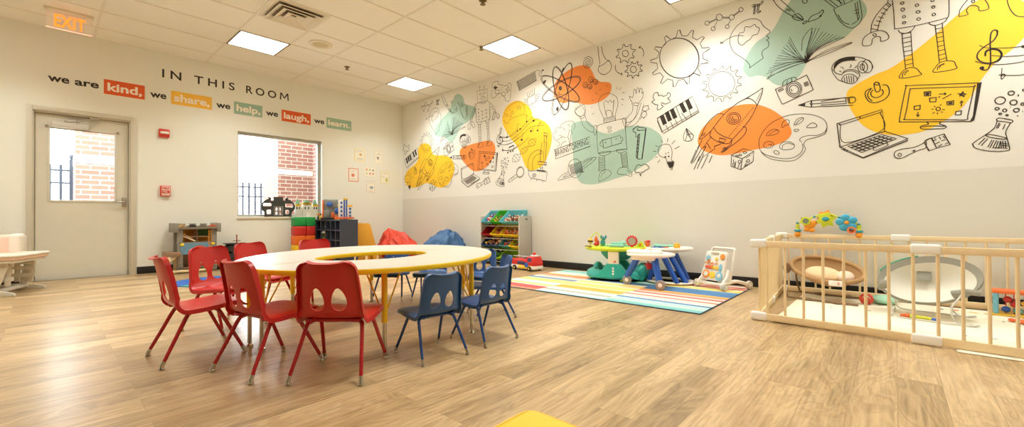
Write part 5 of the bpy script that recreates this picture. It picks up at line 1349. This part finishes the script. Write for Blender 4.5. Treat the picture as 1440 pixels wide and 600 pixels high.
blob('orange_field', 'S', 'F 104,220 125,175 190,150 270,128 350,112 400,125 420,175 415,235 380,300 330,355 270,382 215,375 165,330 125,280', OR_)
blob('yellow_field', 'U', 'F 60,430 85,375 150,320 178,270 175,200 200,150 245,135 285,160 305,225 340,243 410,242 460,262 492,310 498,370 480,440 440,500 390,528 340,520 290,495 240,490 190,515 130,530 85,515 62,480', YE_)
blob('teal_field', 'T', 'F 280,380 300,330 350,270 400,215 425,140 450,85 480,72 515,95 530,150 560,165 610,180 625,220 600,270 550,310 520,330 490,360 465,420 440,465 410,480 385,460 360,435 310,430 285,415', TE_)

# gears
def gear_pts(fr, cx_, cy_, R1, r1, n, rot=0, sq=1., sk=0., shape=(.0, .18, .32, .5)):
    s = []
    for k in range(n):
        for q, (rr) in zip(shape, (r1, R1, R1, r1)):
            a = 2*pi*(k+q)/n+rot; s.append((cx_+rr*cos(a), cy_+rr*sq*sin(a)-sk*rr*cos(a)))
    return ' '.join('%.1f,%.1f' % p for p in s)
draw('gear_drawing', 'E', 'p '+gear_pts('E', 260, 285, 192, 150, 13, .2, .95, .18)+';e 255,285 124,132 -35;e 256,285 127,133 -35', .008, INK, 1)
draw('small_gear_drawing', 'E', 'p '+gear_pts('E', 533, 450, 128, 102, 14, .1, .92, .14)+';e 530,452 86,80 -25', .006, INKG, 1)
draw('gear_drawing', 'C', 'p '+gear_pts('C', 225, 190, 104, 76, 8, .35, .98, .15)+';e 222,190 32,34 -20', .009)
draw('gear_drawing', 'C', 'p '+gear_pts('C', 310, 360, 94, 68, 9, .1, .95, .15)+';e 306,358 32,34 -20', .009)
draw('arrow_drawing', 'C', 's 365,120 400,140 415,180 410,222;l 365,120 388,112;l 365,120 372,138;s 118,310 116,350 135,385 185,408;l 188,408 180,392;l 188,408 172,416', .009)
draw('molecule_drawing', 'G', 'e 158,122 22,22;e 245,122 18,18;e 72,163 15,15;e 115,202 14,14;e 214,188 13,14;e 310,68 15,15;l 86,156 138,132;l 86,162 140,138;l 122,190 148,140;l 180,120 227,122;l 180,127 227,128;l 219,175 238,140;l 256,108 298,78;l 260,112 302,82', .007, INK, 1)
draw('pi_drawing', 'G', 's 385,42 405,32 440,28 465,4;s 388,52 420,42 450,34 470,8;l 405,36 398,100;l 412,36 408,96;l 398,100 408,96;s 430,32 424,80 434,92 452,78;s 440,30 434,74 440,82 450,74', .009, INK, 1)
draw('head_drawing', 'G', 's 370,478 372,460 350,430 300,395 260,365 236,320 232,280 245,235 290,175 350,140 410,133 445,148 470,185 515,222 490,250 508,268 492,282 505,296 500,330 465,355 458,380 468,408;l 468,408 370,478;c 290,275 300,235 330,225 340,190 375,190 405,172 420,190 440,200 425,240 395,248 375,275 345,295 320,318 295,305;s 330,252 290,250 240,262 165,305;l 165,305 172,290;l 165,305 188,300', .007, INK, 1)
draw('brush_drawing', 'H', 's 60,-40 80,0 110,40 160,80 205,105;s 100,-40 130,0 175,40 220,82;c 205,105 235,88 262,105 275,130 240,132 215,122;l 205,105 275,130;s 220,95 245,112 275,130;l 170,60 185,75;l 180,55 195,72;l 160,72 172,55', .008, INK, 1)
draw('paint_smudge_drawing', 'H', 'c 305,140 330,105 375,85 400,65 405,80 380,108 395,100 370,120 330,135;c 270,152 290,136 298,142 285,153;e 285,8 16,14', .008, INK, 1)
bk = []
rg = random.Random(4)
for k in range(15):
    f = k/14; x0, y0 = 290, 400; tx, ty = 40+f*150, 480-f*240
    bk.append('s %d,%d %d,%d %d,%d' % (x0, y0-rg.randint(0, 8), 190+f*50, 420-f*80+rg.randint(-6, 6), tx+rg.randint(-6, 8), ty))
for k in range(10):
    f = k/9; tx, ty = 335+f*205, 185+f*58 if f > .3 else 182; 
    bk.append('s %d,%d %d,%d %d,%d' % (298, 400, 300+f*60, 320-f*0+f*10, tx, ty))
draw('book_drawing', 'H', ';'.join(bk)+';s 38,515 110,470 200,430 290,405;s 38,515 60,490 75,462;s 45,500 150,455 285,402;s 290,405 320,390 420,340 595,275;s 320,392 430,350 592,280;s 330,380 440,320 590,272;s 298,398 360,320 460,265 545,240;s 265,330 270,260 300,210 333,182;s 333,182 325,240 290,340 285,390;f 282,360 292,362 300,395 330,378 318,396 290,412 278,405 286,396', .0048, INK, 1)
draw('cup_drawing', 'H', 's 472,60 490,100 520,145 560,175 600,180 640,150 655,110 650,60 640,0;s 472,60 510,40 560,20 600,0;s 500,95 530,140 575,160;s 590,160 630,130 640,100;l 610,20 630,130;l 625,10 635,100;l 605,70 635,60;l 608,90 638,80;l 412,0 480,50;l 430,-10 500,42;l 500,-20 520,30;l 530,-10 545,25;l 490,0 530,22', .007, INK, 1)
draw('camera_drawing', 'I', 'c 125,150 128,140 180,118 260,80 290,66 300,68 330,135 328,148 260,180 175,220 162,224 152,210;e 226,142 44,44;e 226,142 36,34;e 226,143 26,24;s 163,122 165,104 180,90 225,75 240,82 240,92;l 185,112 190,92;l 215,98 212,80;p 136,150 162,134 168,142 142,156;l 280,108 305,98;l 282,114 307,104;l 284,120 309,110;l 286,126 311,116;s 210,140 212,150 220,148', .008, INK, 1)
draw('pencil_drawing', 'I', 'l 250,232 322,206 560,186;l 250,232 320,242 560,232;l 328,225 515,208;l 322,206 328,222 322,242;f 250,232 290,220 288,237;l 328,207 318,222 326,240', .008, INK, 1)
draw('pencil_drawing', 'J', 'l -20,292 104,272;l -20,310 104,302;l 104,272 106,302;l 114,271 117,302;l 120,270 124,301;s 124,270 145,270 153,282 146,296 124,301', .008, INK, 1)
draw('headphones_drawing', 'H', 's 470,480 460,450 470,415 510,385 570,370 640,372 700,395 725,430 715,460;s 478,455 480,430 510,405 570,392 620,392;F 472,440 480,410 520,382 570,370 608,370 604,390 560,392 510,412 478,445;e 660,435 32,38 -10;e 658,435 14,20 -10;e 690,430 32,42 -10;s 470,480 500,515 530,530;c 525,520 540,490 580,480 615,495 625,520 600,540 560,540;s 525,485 545,458 590,450 630,465 640,490 622,520;s 530,475 560,462 600,462 632,480;s 466,450 490,475 525,485;l 540,500 545,535;l 555,492 560,538;l 570,490 575,538;l 585,490 590,538;l 600,492 603,534;s 515,435 530,438 535,450;s 575,440 585,430 582,418;s 605,440 615,438 620,425;s 508,465 515,460 520,468', .007, INK, 1)
draw('power_symbol_drawing', 'J', 's 232,226 205,240 202,265 220,292 250,298 290,285 315,262 320,235 308,212 285,210;s 240,234 228,250 236,268 262,272 285,258 290,242 282,232;s 232,226 215,250 215,270 235,290;c 244,205 258,196 270,206 275,232 265,244 252,240;e 258,204 12,7', .009, INK, 1)
rob = 's 270,-60 275,0 285,100 290,190 300,203 430,182 560,152 640,130 670,110 672,0 668,-60;e 344,22 12,9 -10;e 347,68 13,11 -10;e 356,118 11,8 -10;e 357,160 12,8 -10;e 447,37 12,9 -10;e 455,84 14,9 -10;e 459,134 13,9 -10;e 557,3 12,9 -10;e 562,50 12,8 -10;e 566,102 12,9 -10;s 316,212 330,230 370,234 410,215 434,184;s 530,158 540,172 580,178 640,155 662,125;l 342,232 350,330 368,488;l 404,222 410,330 422,470;l 575,180 590,300 605,440;s 625,165 632,240 640,320 658,425;c 330,550 340,510 365,488 400,475 440,480 465,505 470,528;s 345,545 350,515 385,490;s 360,530 370,510 390,498;c 567,508 580,470 610,440 660,428 705,432 718,455 718,484;s 590,490 600,465 640,445;s 605,478 615,460 640,450;s 245,15 200,60 160,110 130,170 122,235;s 265,38 225,80 195,130 178,175 170,220;c 70,322 66,285 90,250 140,225 190,215 235,232 248,270 195,292 190,262 165,258 135,275 124,315;e 150,246 12,9'
for k in range(8): rob += ';l %d,%d %d,%d' % (345+k*3.2, 240+k*31, 405+k*2.2, 228+k*31)
for k in range(8): rob += ';l %d,%d %d,%d' % (577+k*3.5, 205+k*31, 630+k*3.5, 195+k*30)
for k in range(7): rob += ';l %d,%d %d,%d' % (228-k*17, 30+k*30-k*k*.2, 255-k*14, 48+k*27)
rob += ';l 250,-20 240,20 265,38 275,30'
draw('robot_drawing', 'K', rob, .007, INK, 1)
draw('robot_claw_drawing', 'M', 's 42,118 50,70 85,20 130,-30;s 44,118 104,102 95,75 115,45 150,38 180,50 188,76 248,64 245,30 225,0;e 142,10 12,10', .007, INK, 1)
draw('robot_head_drawing', 'Q', 'p 176,104 258,84 262,176 182,198;e 203,127 8,9;e 233,118 9,10;p 218,140 226,136 224,150;s 198,168 215,152 240,148 245,158 225,166 205,172;l 196,98 198,80;e 198,72 4,6;l 234,88 234,70;e 234,66 4,5;s 160,214 200,196 275,186;s 160,214 168,300 172,350;s 275,186 278,280 276,340;l 205,198 210,206 245,198 248,190;s 278,196 300,210 322,250 325,285;s 288,222 306,250 310,288;c 300,335 298,310 310,290 335,280 352,300 352,320 342,326 332,308 318,310 312,330;l 290,205 282,218;l 305,222 292,232;l 318,245 302,250;l 324,270 308,272', .006, INKG)
for xx, yy in ((185, 225), (186, 250), (187, 275), (188, 300), (188, 325), (212, 220), (213, 246), (214, 272), (214, 298), (240, 212), (242, 238), (243, 264), (244, 290), (245, 315)): pass
draw('monitor_drawing', 'L', 'c 108,300 112,260 145,100 160,88 350,80 560,72 590,74 596,84 560,270 545,300 500,303 300,305 120,306;c 138,285 150,230 170,118 185,106 350,100 545,94 555,100 520,260 508,292 400,292 150,292;f 575,74 592,76 596,86 556,285 545,300 532,300 548,272;s 272,306 280,320 240,330 234,342 260,350 320,348 370,346 388,338 380,328 350,318 354,306;s 240,336 300,330 380,332;p 255,126 295,122 293,148 258,150;f 262,130 290,126 284,146 264,146;p 288,164 328,158 326,184 290,186;p 195,212 232,206 230,230 196,232;p 392,186 434,178 432,202 394,204;f 400,190 428,184 424,198 402,200;p 446,244 480,238 478,262 444,264;l 344,138 386,137;l 376,130 388,137 376,144;p 458,134 478,138 490,122 494,136 508,138 494,146 498,154 482,146 470,152 474,142;f 468,138 480,140 490,128 492,140 480,148;l 480,212 480,186;l 470,192 482,180 490,190;l 218,246 218,270;l 208,262 218,274 228,262;e 340,228 13,11;l 300,230 312,229;l 366,230 380,233;l 335,250 336,260;l 352,208 358,200;l 315,210 322,216;l 360,244 366,250;l 305,256 318,248;l 365,168 420,138;l 340,160 352,152', .008, INK, 1)
lap = 'p 60,402 285,332 298,440 78,518;c 78,408 88,406 270,348 276,352 288,432 98,496;l 60,402 62,420 74,520 82,522;l 298,440 412,476;l 78,518 190,570 412,476 410,486 190,574 80,528;d 175,372 4'
for r in range(4):
    x0, y0, x1, y1 = 112+r*18, 516+r*8, 285+r*19, 455+r*5
    n = 8
    for k in range(n):
        f0, f1 = k/n+.012, (k+1)/n-.012
        ax_, ay_ = x0+(x1-x0)*f0, y0+(y1-y0)*f0; bx_, by_ = x0+(x1-x0)*f1, y0+(y1-y0)*f1
        lap += ';p %.1f,%.1f %.1f,%.1f %.1f,%.1f %.1f,%.1f' % (ax_, ay_, bx_, by_, bx_+15, by_+6, ax_+15, ay_+6)
lap += ';c 240,528 250,520 300,500 312,504 308,512 252,534;l 85,520 100,534;l 100,526 112,538'
draw('laptop_drawing', 'J', lap, .007, INK, 1)
draw('paintbrush_drawing', 'L', 'c 75,510 85,482 130,468 190,460 240,440 265,425 268,448 262,465 220,478 170,500 125,522 95,525;e 108,504 10,9;p 255,428 300,402 330,464 285,480;s 258,420 275,410 300,402;p 300,402 375,378 412,442 330,464;l 310,420 330,410;l 320,440 350,425;l 345,395 355,410;l 360,420 385,412;l 340,455 365,440;l 370,390 380,405;l 315,405 325,402;l 380,440 400,432;s 180,482 200,476 190,488', .007, INK, 1)
draw('flask_drawing', 'N', 'c 262,284 285,280 340,288 370,298 360,312 320,306 270,300 256,294;s 262,300 232,358 100,450 92,468 110,490 180,508 270,514 340,506 348,488 330,420 322,375 355,312;c 180,400 220,396 290,410 330,424 300,428 220,416;l 130,465 175,420;l 150,472 195,425;l 195,485 225,432;l 210,490 238,435;l 230,490 258,436;l 250,492 270,440;l 270,494 285,440;l 285,440 290,490;l 300,440 305,490;l 318,440 322,490;l 255,350 275,312;l 265,352 282,318;l 300,360 318,322;l 290,455 335,462;l 290,470 338,476;l 230,488 335,492', .007, INK, 1)
draw('bubbles_drawing', 'N', 'e 282,156 37,25 -8;e 360,104 22,14 -8;e 376,170 25,17 -8;e 396,224 20,13 -8;e 314,226 14,10;e 261,214 14,9;e 282,250 9,6;e 330,260 8,5;e 440,182 12,8;e 448,84 8,7;d 410,119 6;d 405,264 5;d 354,202 3;d 440,232 4;e 470,130 14,10', .008, INK, 1)
draw('clef_drawing', 'M', 's 228,392 235,365 270,348 320,355 340,385 320,420 270,442 210,438 172,410 178,370 220,330 280,290 308,250 310,220 290,212 268,235 262,300 265,400 262,455 240,490 205,490 192,478 205,470;s 226,396 232,360 275,344 325,352 345,385 322,426 268,446;s 310,250 312,218 290,210;d 207,478 14,12', .011, INK, 1)
draw('staff_drawing', 'M', 's 185,318 230,335 320,338 420,334 500,320 640,270 800,180;s 275,390 350,396 430,394 500,386 660,340 820,250;s 155,430 220,448 320,454 420,446 500,430 680,380 840,300;s 320,526 400,530 500,524 700,480 860,400;s 345,478 340,555 368,530 350,520 338,545;d 495,328 16,10', .006, INK, 1)
draw('controller_arc_drawing', 'M', 's 380,-30 385,20 405,70 440,108 480,118 520,115', .007, INK)
# piano keys, puzzle, bulb, pyramid ...
draw('piano_drawing', 'D', 'p 232,200 445,66 484,160 270,290;l 262,278 478,152;l 284,240 300,268;l 314,222 328,252;l 348,132 358,160 385,220;l 340,205 354,236;l 378,165 412,205;l 425,148 440,190;l 232,212 262,284;f 247,186 270,173 292,228 268,241;f 278,166 300,153 322,208 298,220;f 308,148 330,136 354,192 330,204;f 364,113 385,100 413,156 390,168;f 400,92 422,80 448,136 424,148', .008, INK, 1)
draw('puzzle_drawing', 'D', 'c 200,100 216,88 208,72 216,48 236,44 242,62 260,58 268,66 290,58 296,44 312,52 308,70 296,78 312,98 280,112 262,104 258,118 268,128 240,148 232,142 236,118 222,116', .009, INK, 1)
draw('candy_drawing', 'D', 'c 145,140 156,126 176,124 180,142 164,154 148,152;c 138,176 150,160 164,158 168,176 156,192 140,190;l 180,142 188,144;l 164,154 162,160;l 150,192 154,202;l 140,190 130,204;l 176,124 180,118', .007, INKG)
draw('pyramid_drawing', 'D', 's 408,258 390,310 402,334 440,330 453,302;l 408,258 453,302;l 408,258 412,300 402,334;l 408,258 420,300 440,330;l 408,258 432,310;s 412,300 435,292 453,302', .007, INK, 1)
draw('bulb_drawing', 'D', 's 290,462 285,440 250,425 238,400 245,370 275,355 305,358 320,385 322,415 318,445 328,458;s 290,462 310,460 335,458;s 290,470 315,470 338,466;s 294,480 315,482 336,474;s 300,492 318,494 332,484;s 310,500 322,508 326,494;f 292,464 334,460 330,486 306,496;d 282,430 5;d 302,428 5;d 284,410 3;d 300,405 3;l 298,318 292,342;l 340,332 320,354;l 368,366 338,382;l 258,330 266,346;l 222,362 238,370;l 208,396 228,398;l 234,466 250,448;l 222,436 234,428', .007, INK, 1)
draw('speech_cloud_drawing', 'D', 'c 98,510 104,494 112,482 126,478 140,484 150,475 170,478 184,495 172,508 160,512 150,522 136,524 132,545 124,524 106,526', .009)
draw('number_drawing', 'D', 'p 86,265 118,242 122,252 165,258 140,440 112,440 128,292 104,312 104,284 90,280;l 118,270 165,270;l 165,258 165,272 142,444 114,444;l 128,292 118,296 106,430 112,440;l 116,310 122,318;l 114,330 120,338;l 112,350 118,358;l 110,372 116,380;l 108,395 114,402;l 118,252 112,270 130,272', .010)
draw('rocket_drawing', 'F', 's 440,58 400,85 345,118 280,155 205,220 145,295 130,315 120,345;s 440,58 432,100 405,165 370,235 320,300 255,370 235,392 190,390 140,365 120,345;s 333,122 360,122 390,140 408,165;s 145,295 165,325 205,350 255,366;e 265,242 42,35 -10;e 265,242 30,26 -10;s 245,235 255,255 275,260;s 255,228 265,250 285,250;s 205,218 175,212 135,240 100,280 65,355;s 65,355 58,365 75,362 98,345 128,318;l 70,340 95,328;l 66,350 96,338;s 320,290 340,300 335,330 300,370 240,415 200,440;s 255,370 245,400 192,440 200,445 225,428;l 195,425 232,415;l 205,415 228,428;p 180,360 220,368 205,388 175,378;l 130,350 80,420 100,408 50,500 120,445 150,425 148,410 190,395;l 105,390 125,425;l 75,420 20,510;l 85,455 45,545;l 60,470 25,550;l 110,460 70,545;l 135,465 115,510;l 60,400 10,515;l 75,370 45,425;l 40,430 5,510', .009, INK, 1)
dd = ''
for k in range(16): dd += ';l %d,%d %d,%d' % (235+k*9.5, 350-k*11.2, 243+k*9.5, 345-k*11.2)
for k in range(5): dd += ';l %d,%d %d,%d' % (400+k*5, 135-k*10, 408+k*5, 130-k*10)
draw('rocket_rivets_drawing', 'F', dd[1:], .008, INK, 1)
draw('die_drawing', 'F', 'p 252,464 322,424 386,440 316,484;p 252,464 316,484 308,550 248,530;p 316,484 386,440 382,500 308,550;e 300,502 8,9;e 266,520 7,9;e 352,498 8,9;e 340,522 6,7;e 332,448 10,6;e 305,462 8,5;e 285,468 8,5;l 278,500 272,540;l 300,510 290,540;l 262,490 268,510;l 335,500 345,500;l 325,530 340,524;l 340,480 365,462', .008, INK, 1)
draw('palette_drawing', 'I', 's 272,440 258,428 270,412 310,402 360,400 400,380 412,345 392,310 340,288 270,280 190,290 110,325 60,370 30,430 40,490 90,530 170,545 230,540 270,510 290,480 282,450 300,425 350,412 400,392 412,360;s 40,490 70,510 150,530 215,528 258,505 276,475 272,445;c 145,462 165,440 205,438 228,455 220,475 185,482 155,478;s 160,475 165,455 195,445 225,455;c 112,492 125,486 142,495 140,506 122,506;c 158,352 165,325 185,313 200,320 195,340 175,345 168,356;c 226,342 245,310 275,300 278,315 255,335;s 236,338 255,318 275,304;c 298,355 325,332 350,338 354,352 330,358;c 225,372 240,366 254,370 240,380;c 70,402 90,375 120,366 142,376 130,392 100,400;s 85,398 110,380 135,372;c 55,455 65,440 90,435 112,445 105,465 80,472 60,468;s 80,455 100,450 95,462', .006, INK, 1)
# the atom, bulb headed robot, planet, cloud sign
draw('atom_drawing', 'A', 'e 185,300 48,225 17;e 182,300 52,232 18;e 168,300 190,62 32;e 170,298 182,56 32;e 178,298 186,60 -30;e 178,300 178,54 -30;e 172,295 55,190 -14;e 172,295 50,182 -14;d 168,295 14,20;F 20,245 35,228 50,228 40,250 26,262;F 180,150 195,120 200,130 190,155;F 132,470 145,450 155,465 145,490', .010, INKG)
draw('atom_smile_drawing', 'A', 's 148,330 160,345 185,348;l 150,325 165,335', .01)
draw('spiral_drawing', 'A', 's 400,85 392,82 395,95 410,92 412,72 395,65 380,78 382,100 402,108 424,92 424,62 400,46 372,60 364,92 378,120 408,122 432,100 442,64 425,34 395,30 370,46', .008)
draw('berries_drawing', 'A', 'e 427,223 20,24;e 466,240 20,22;e 418,280 18,22;e 380,268 20,24;e 432,230 9,11;e 470,244 9,10;e 420,284 8,10;e 382,272 9,11', .008)
draw('round_flask_drawing', 'A', 's 485,-60 490,0 500,70 500,90;s 515,-60 530,10 555,55;s 500,95 487,140 510,172 545,178 585,150 600,110 585,70 558,55;s 495,112 530,95 560,72 582,60;d 510,130 2;d 530,150 2;d 550,120 2;d 570,100 2;d 540,135 2;d 520,160 2', .009)
draw('bulb_robot_drawing', 'B', 's 430,90 430,60 408,10 395,-30 395,-80 430,-120 480,-130 530,-100 540,-50 530,0 520,40 522,80;s 455,50 450,10 470,0 490,10 495,50;l 450,40 430,-60 450,-75 465,-58 480,-78 495,-60 510,-78 500,40;s 428,92 470,88 525,75;s 430,80 480,72 525,62;s 430,70 480,60 520,50;s 434,60 470,54 515,42;c 380,130 400,112 480,88 570,66 595,72 598,130 606,270 604,295 500,315 405,330 388,318 380,220;c 460,134 474,126 490,130 486,138 466,142;c 464,160 478,152 492,156 488,164 470,168;p 415,232 558,192 566,252 430,292;l 487,212 494,272;s 415,240 404,250 404,268 425,282;l 404,255 425,228 430,290;s 558,205 576,214 576,232 564,240;l 440,248 452,245;l 446,240 447,254;l 520,222 534,218;c 355,130 372,116 378,140 370,188 358,180;s 355,168 320,160 275,120 255,60;s 352,130 310,100 290,45;c 254,50 285,38 290,48 258,66;s 250,48 225,30 210,0 220,-20;s 285,38 290,10 270,-25;c 575,70 600,60 605,90 598,135 592,128;s 600,96 650,80 690,30 720,-60;s 600,128 660,115 705,65 740,-50;c 395,328 430,318 485,314 470,336 430,348 405,345;c 528,305 570,300 606,296 600,312 560,328 540,322;c 394,542 400,490 420,468 455,455 490,480 470,510 430,532;c 536,474 560,442 600,436 640,470 644,505 600,495 550,490;s 410,520 420,490 450,472;s 605,458 625,470 632,490', .006, INKG)
cl_ = ''
for k in range(9): cl_ += ';s %d,%d %d,%d %d,%d' % (394-k*.5, 360+k*13, 415, 366+k*12, 438+k*.5, 352+k*14)
for k in range(10): cl_ += ';s %d,%d %d,%d %d,%d' % (562+k*1.5, 335+k*11, 585, 338+k*11, 605+k*1, 325+k*12)
draw('robot_springs_drawing', 'B', cl_[1:]+';l 394,355 395,470;l 438,350 442,460;l 562,330 578,440;l 606,320 618,435', .006, INKG)
draw('robot_hand_drawing', 'A', 's 330,535 300,510 290,490 305,475 300,460 318,465 315,445 335,455 335,432 352,445 355,430 372,440 380,480 365,520;s 330,535 345,530 372,520', .006, INKG)
draw('robot_hand_drawing', 'D', 's 82,105 68,80 66,66 82,74 88,60 92,28 102,26 106,50 112,18 122,20 124,45 132,18 142,24 140,50 148,38 148,60 138,85 120,108;c 84,108 120,108 116,122 86,118;s 86,122 80,160 40,205;s 116,122 100,190 45,250', .006, INKG)
draw('shine_drawing', 'A', 'l 640,300 648,285;l 665,308 680,290;l 690,335 712,328;l 682,385 705,392;l 685,430 695,436;l 465,330 480,345;l 500,300 510,312;l 435,392 450,398;l 430,456 440,456;l 436,518 452,502;l 560,270 566,280', .006, INKG)
draw('brain_cloud_drawing', 'B', 's 75,285 95,260 80,240 60,225 45,200 45,175 70,168 60,150 80,130 100,135 105,110 130,95 150,85 180,82 205,95 210,125 200,150;s 75,230 95,215 115,205 140,210;s 100,285 115,250 145,235;s 90,190 110,200 105,215;s 110,135 130,140 125,160;s 150,110 170,115 165,130;p 168,150 158,200 150,205 160,210 172,270 180,180 192,178 188,160', .006, INKG)
draw('sign_drawing', 'B', 'p 52,305 320,204 326,276 60,374;l 52,305 60,315 64,372;l 320,204 322,212', .007, INKG)
ax, ay = wallpt('B', 66, 352).xy; bx, by = wallpt('B', 316, 260).xy
tb = fit_text('BRAINSTORMING', hypot(bx-ax, by-ay), .085, 0., 1.05, .0003)
bmesh.ops.transform(tb, matrix=WR @ T(ax, ay, .0022) @ RZ(atan2(by-ay, bx-ax)), verts=tb.verts[:]); struct('lettering', tb, INKG, wall_right)
pl_ = 'e 212,445 54,72 0;s 160,470 110,500 80,535 130,525 200,500 280,445 340,400 374,366 350,362 310,372 262,400;s 160,485 120,515 180,495 250,450 310,400 345,372 300,388 268,412'
for k in range(16): pl_ += ';s %d,%d %d,%d %d,%d' % (165+k*6, 420-k*2, 175+k*6, 455, 185+k*6.5, 490-k*1)
draw('planet_drawing', 'B', pl_, .006)
# left period: controller, keyboard, chip, notes, DNA, microscope, magnifier
draw('controller_drawing', 'O', 's 18,270 20,230 45,208 75,210 80,235 120,246 165,250 172,228 190,225 205,245 200,320 192,390 170,405 150,395 140,365 120,350 95,325 60,345 35,370 10,365 8,330 18,290;f 28,268 40,262 40,252 50,250 52,260 68,262 68,274 54,278 52,290 42,290 40,278 28,278;e 65,312 22,20;e 128,332 20,20;e 176,268 8,7;e 158,288 7,7;e 182,295 8,8;e 166,312 7,7;d 105,290 4;d 118,265 3', .007, INKG)
kb = 'p 258,212 440,108 456,196 284,300;l 268,205 290,292;s 440,108 470,98 500,110 505,140 488,156 480,135 500,112 520,98;d 518,97 9'
for k in range(22): kb += ';l %.0f,%.0f %.0f,%.0f' % (264+k*8.2, 210-k*4.6, 286+k*7.8, 294-k*4.5)
for k in range(5): kb += ';l %.0f,%.0f %.0f,%.0f' % (262+k*5, 224+k*17, 444+k*3, 122+k*17)
draw('keyboard_drawing', 'O', kb, .006, INKG)
ch = 'p 366,372 440,334 452,408 370,450'
for k in range(5): ch += ';l %d,%d %d,%d' % (375+k*15, 368-k*7, 362+k*18, 320-k*12)
for k in range(4): ch += ';l %d,%d %d,%d;l %d,%d %d,%d;l %d,%d %d,%d' % (366, 384+k*16, 330, 388+k*18, 448, 345+k*18, 485, 335+k*20, 382+k*16, 448-k*8, 384+k*17, 490-k*4)
draw('chip_drawing', 'O', ch, .007, INKG)
draw('controller_drawing', 'P', 's 105,30 125,-30 170,-75 225,-100 255,-80 275,-40 270,0 240,10 190,30 150,50 140,75 120,72 105,50;e 130,10 9,10;e 175,-10 9,10;e 160,20 8,9;e 215,-55 5,6;e 232,-62 5,6;e 222,-40 5,6;e 240,-48 5,6;l 145,-25 160,-40', .006, INKG)
draw('clef_notes_drawing', 'P', 's 75,192 130,190 180,170 240,120 300,60 350,20;s 90,222 150,214 210,180 260,130 320,70 400,30;s 80,248 140,245 200,215 260,165 320,110 380,95 430,92;s 90,292 150,295 210,270 270,225 305,190;d 132,188 7;d 250,208 9,8;d 345,55 9;d 290,62 7;d 238,122 7;d 215,138 6;d 378,134 7;d 325,138 8;l 132,188 140,140;l 250,208 262,150;l 290,62 284,5;l 284,5 300,25;l 215,138 215,92 232,75;l 378,134 390,70;l 390,70 408,66;l 390,80 408,76;s 325,138 330,120 345,125 335,145;d 138,312 6;d 160,302 6;d 178,298 6;f 145,268 185,248 188,256 148,276;l 142,312 148,272;l 182,298 188,252', .007)
dn = ''
pts1, pts2 = [], []
for k in range(25):
    f = k/24; bx_, by_ = 175+f*190, 385-f*185; nx_, ny_ = .7, .72; s_ = sin(f*3*pi)*24*(1+.2*sin(9*f))
    pts1.append((bx_+nx_*s_, by_+ny_*s_)); pts2.append((bx_-nx_*s_, by_-ny_*s_))
    if k % 2 == 0: dn += ';l %.0f,%.0f %.0f,%.0f' % (*pts1[-1], *pts2[-1])
draw('dna_drawing', 'P', 's '+' '.join('%.1f,%.1f' % p for p in pts1)+';s '+' '.join('%.1f,%.1f' % p for p in pts2)+dn, .006, INKG)
draw('microscope_drawing', 'P', 'p 428,152 458,156 456,178 428,174;p 432,178 452,180 446,228 430,226;p 412,228 450,232 438,388 396,380;l 432,234 424,384;s 412,296 380,290 340,310 312,345 300,400 302,450;s 400,322 370,330 345,360 335,400 340,455;e 406,308 10,12;p 378,384 450,390 448,412 376,404;e 442,398 8,9;s 302,450 330,458 400,456 455,468;l 302,450 306,490 320,515 445,540 455,468;p 370,450 440,456 446,466 376,460;e 350,494 14,15;e 350,494 5,6;l 330,520 322,534;l 420,540 418,552;l 372,528 368,540;l 400,420 404,452;l 415,420 418,450;s 395,430 408,436 422,430', .008, INKG)
draw('magnifier_drawing', 'P', 'e 238,468 26,38 10;e 238,468 31,44 10;s 208,490 195,492 148,530 142,545 156,548 204,512 212,500;l 165,515 175,528;l 180,505 190,516;d 150,540 2', .007, INKG)
